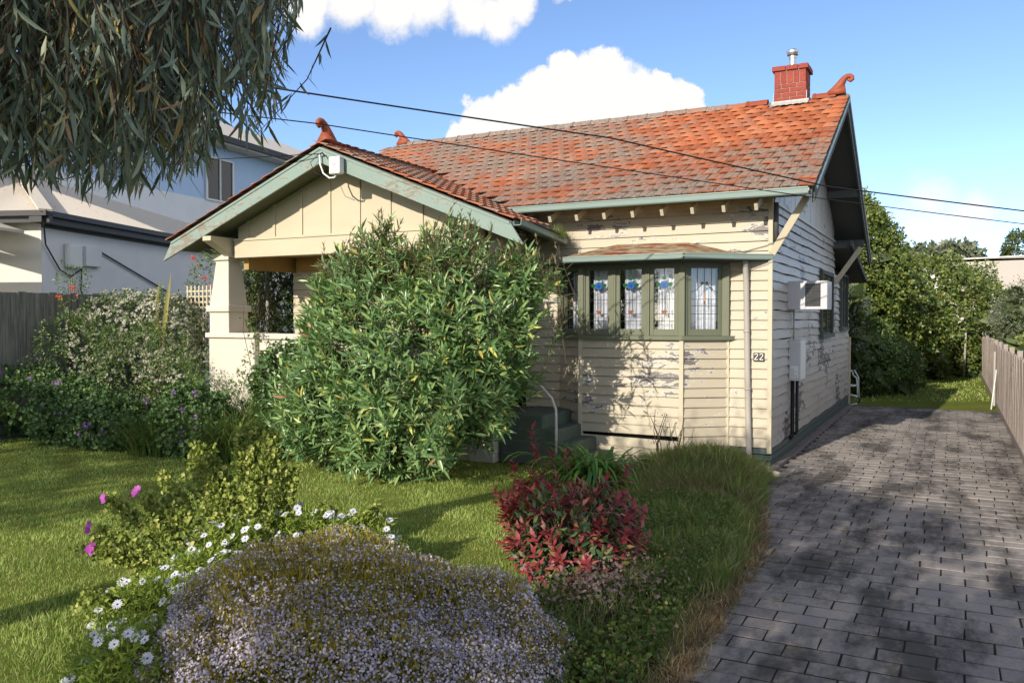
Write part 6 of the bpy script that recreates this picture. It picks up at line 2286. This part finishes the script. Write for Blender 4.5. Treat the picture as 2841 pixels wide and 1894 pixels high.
for (a, b, d) in ((-.56, .31, 4.6), (-.545, .315, 4.7), (-.41, .222, 5.2), (-.425, .215, 5.1), (-.49, .185, 5.4), (-.47, .18, 5.5), (-.45, .19, 5.4), (-.47, .172, 5.2), (-.35, .37, 4.8), (-.33, .365, 4.8), (-.50, .20, 5.0), (-.44, .175, 5.3), (-.30, .32, 5.0), (-.38, .19, 5.5)):
    p = EP(a, b, d)
    n = 60
    V, F = scat(tpl_blade(.03, .004, .1), np.tile(p, (n, 1)) + r.normal(size=(n, 3)) * .028, rdir(n, r), rdir(n, r), r.uniform(.7, 1.4, n))
    np_obj('blossom', V, F, EUCRED if r.uniform() < .55 else EUCBUD, euc, kind=None)

# ------------------------------------------------------------------ litter blown about: leaf bits on the lawn, drive and bed edge
r = np.random.default_rng(171)
def litter(name, label, n, x0, x1, y0, y1, z, mat, size, test=None):
    P = np.stack([r.uniform(x0, x1, n), r.uniform(y0, y1, n), np.full(n, z)], 1)
    if test is not None: P = P[test(P)]
    n = len(P)
    d = unit(r.normal(size=(n, 3)) * np.array([1, 1, .15]))
    V, F = scat(tpl_long(1, .16, .15, .12), P, d, np.tile([0, 0, 1.], (n, 1)) + r.normal(size=(n, 3)) * .25, size * r.uniform(.4, 1.3, n))
    o = np_obj(name, V, F, mat, kind='stuff')
    tag(o, label, 'leaf litter')
LITM = leaf_mat('fallen_leaf', [(0, (.16, .09, .045, 1)), (.5, (.30, .22, .13, 1)), (1, (.50, .46, .38, 1))], .1, .8, .1)
litter('fallen_leaves', 'scattered dry leaves and twigs lying on the front lawn', 420, -10, -.8, -9, -2.4, .045, LITM, .06, on_lawn)
litter('drive_litter', 'small dry leaf scraps lying on the driveway pavers', 330, .4, 3.3, -10, 10, .018, LITM, .035, lambda P: P[:, 0] > edge_arr(P[:, 1]))
litter('kerb_litter', 'leaf crumbs gathered along the foot of the side wall', 260, .12, .34, -.3, 9.8, .02, LITM, .03)
litter('bed_edge_litter', 'brown leaf crumbs along the edge of the garden bed', 900, -.1, 1.25, -10, -1.3, .022, LITM, .035, lambda P: (P[:, 0] > edge_arr(P[:, 1]) - .05) & (P[:, 0] < edge_arr(P[:, 1]) + .13))

# ------------------------------------------------------------------ street trees behind the camera whose shade falls across the garden
def street_tree(label, x, y, h, lobes, n, seed):
    t = thing('street_tree', label, 'tree', (x, y, 0), 'street trees')
    MB().tube([(x, y, 0), (x + .1, y, h * .35), (x - .1, y + .1, h * .7)], [.22, .17, .1], 9).build('trunk', BARK, t, smooth=True)
    m_ = MB()
    for c, q in lobes:
        m_.tube([(x, y, h * .45), tuple((Vector((x, y, h * .45)) + Vector(c)) / 2 + Vector((0, 0, .3))), tuple(c)], [.09, .06, .03], 6)
    m_.build('limbs', BARK, t, smooth=True)
    bush(t, lobes, n, 5, tpl_leaf(.16, .07), HEDGE, 'crown', .9, .1, (.7, 1.3), .3, (.5, 1.05), 0, .15, seed)


street_tree('leafy street tree across the footpath from the driveway', 1.0, -18.9, 6.0, [((.2, -18.6, 4.9), (2.1, 1.2, 1.0)), ((1.9, -18.4, 5.1), (1.6, 1.2, 1.1)), ((1.0, -18.2, 4.3), (1.5, 1.1, .8)), ((-2.3, -18.6, 4.55), (1.15, .7, .5)), ((-1.5, -16.2, 6.0), (1.25, .9, .7)), ((-.5, -16.4, 5.8), (1.0, .9, .6))], 3600, 161)
street_tree('leafy street tree across the footpath from the left of the lawn', -12.5, -19.0, 7.5, [((-12.3, -19, 6.4), (2.4, 1.8, 1.2)), ((-10.0, -18.6, 6.0), (1.9, 1.5, .9)), ((-14.2, -19, 6.6), (1.8, 1.6, 1.2))], 2600, 163)
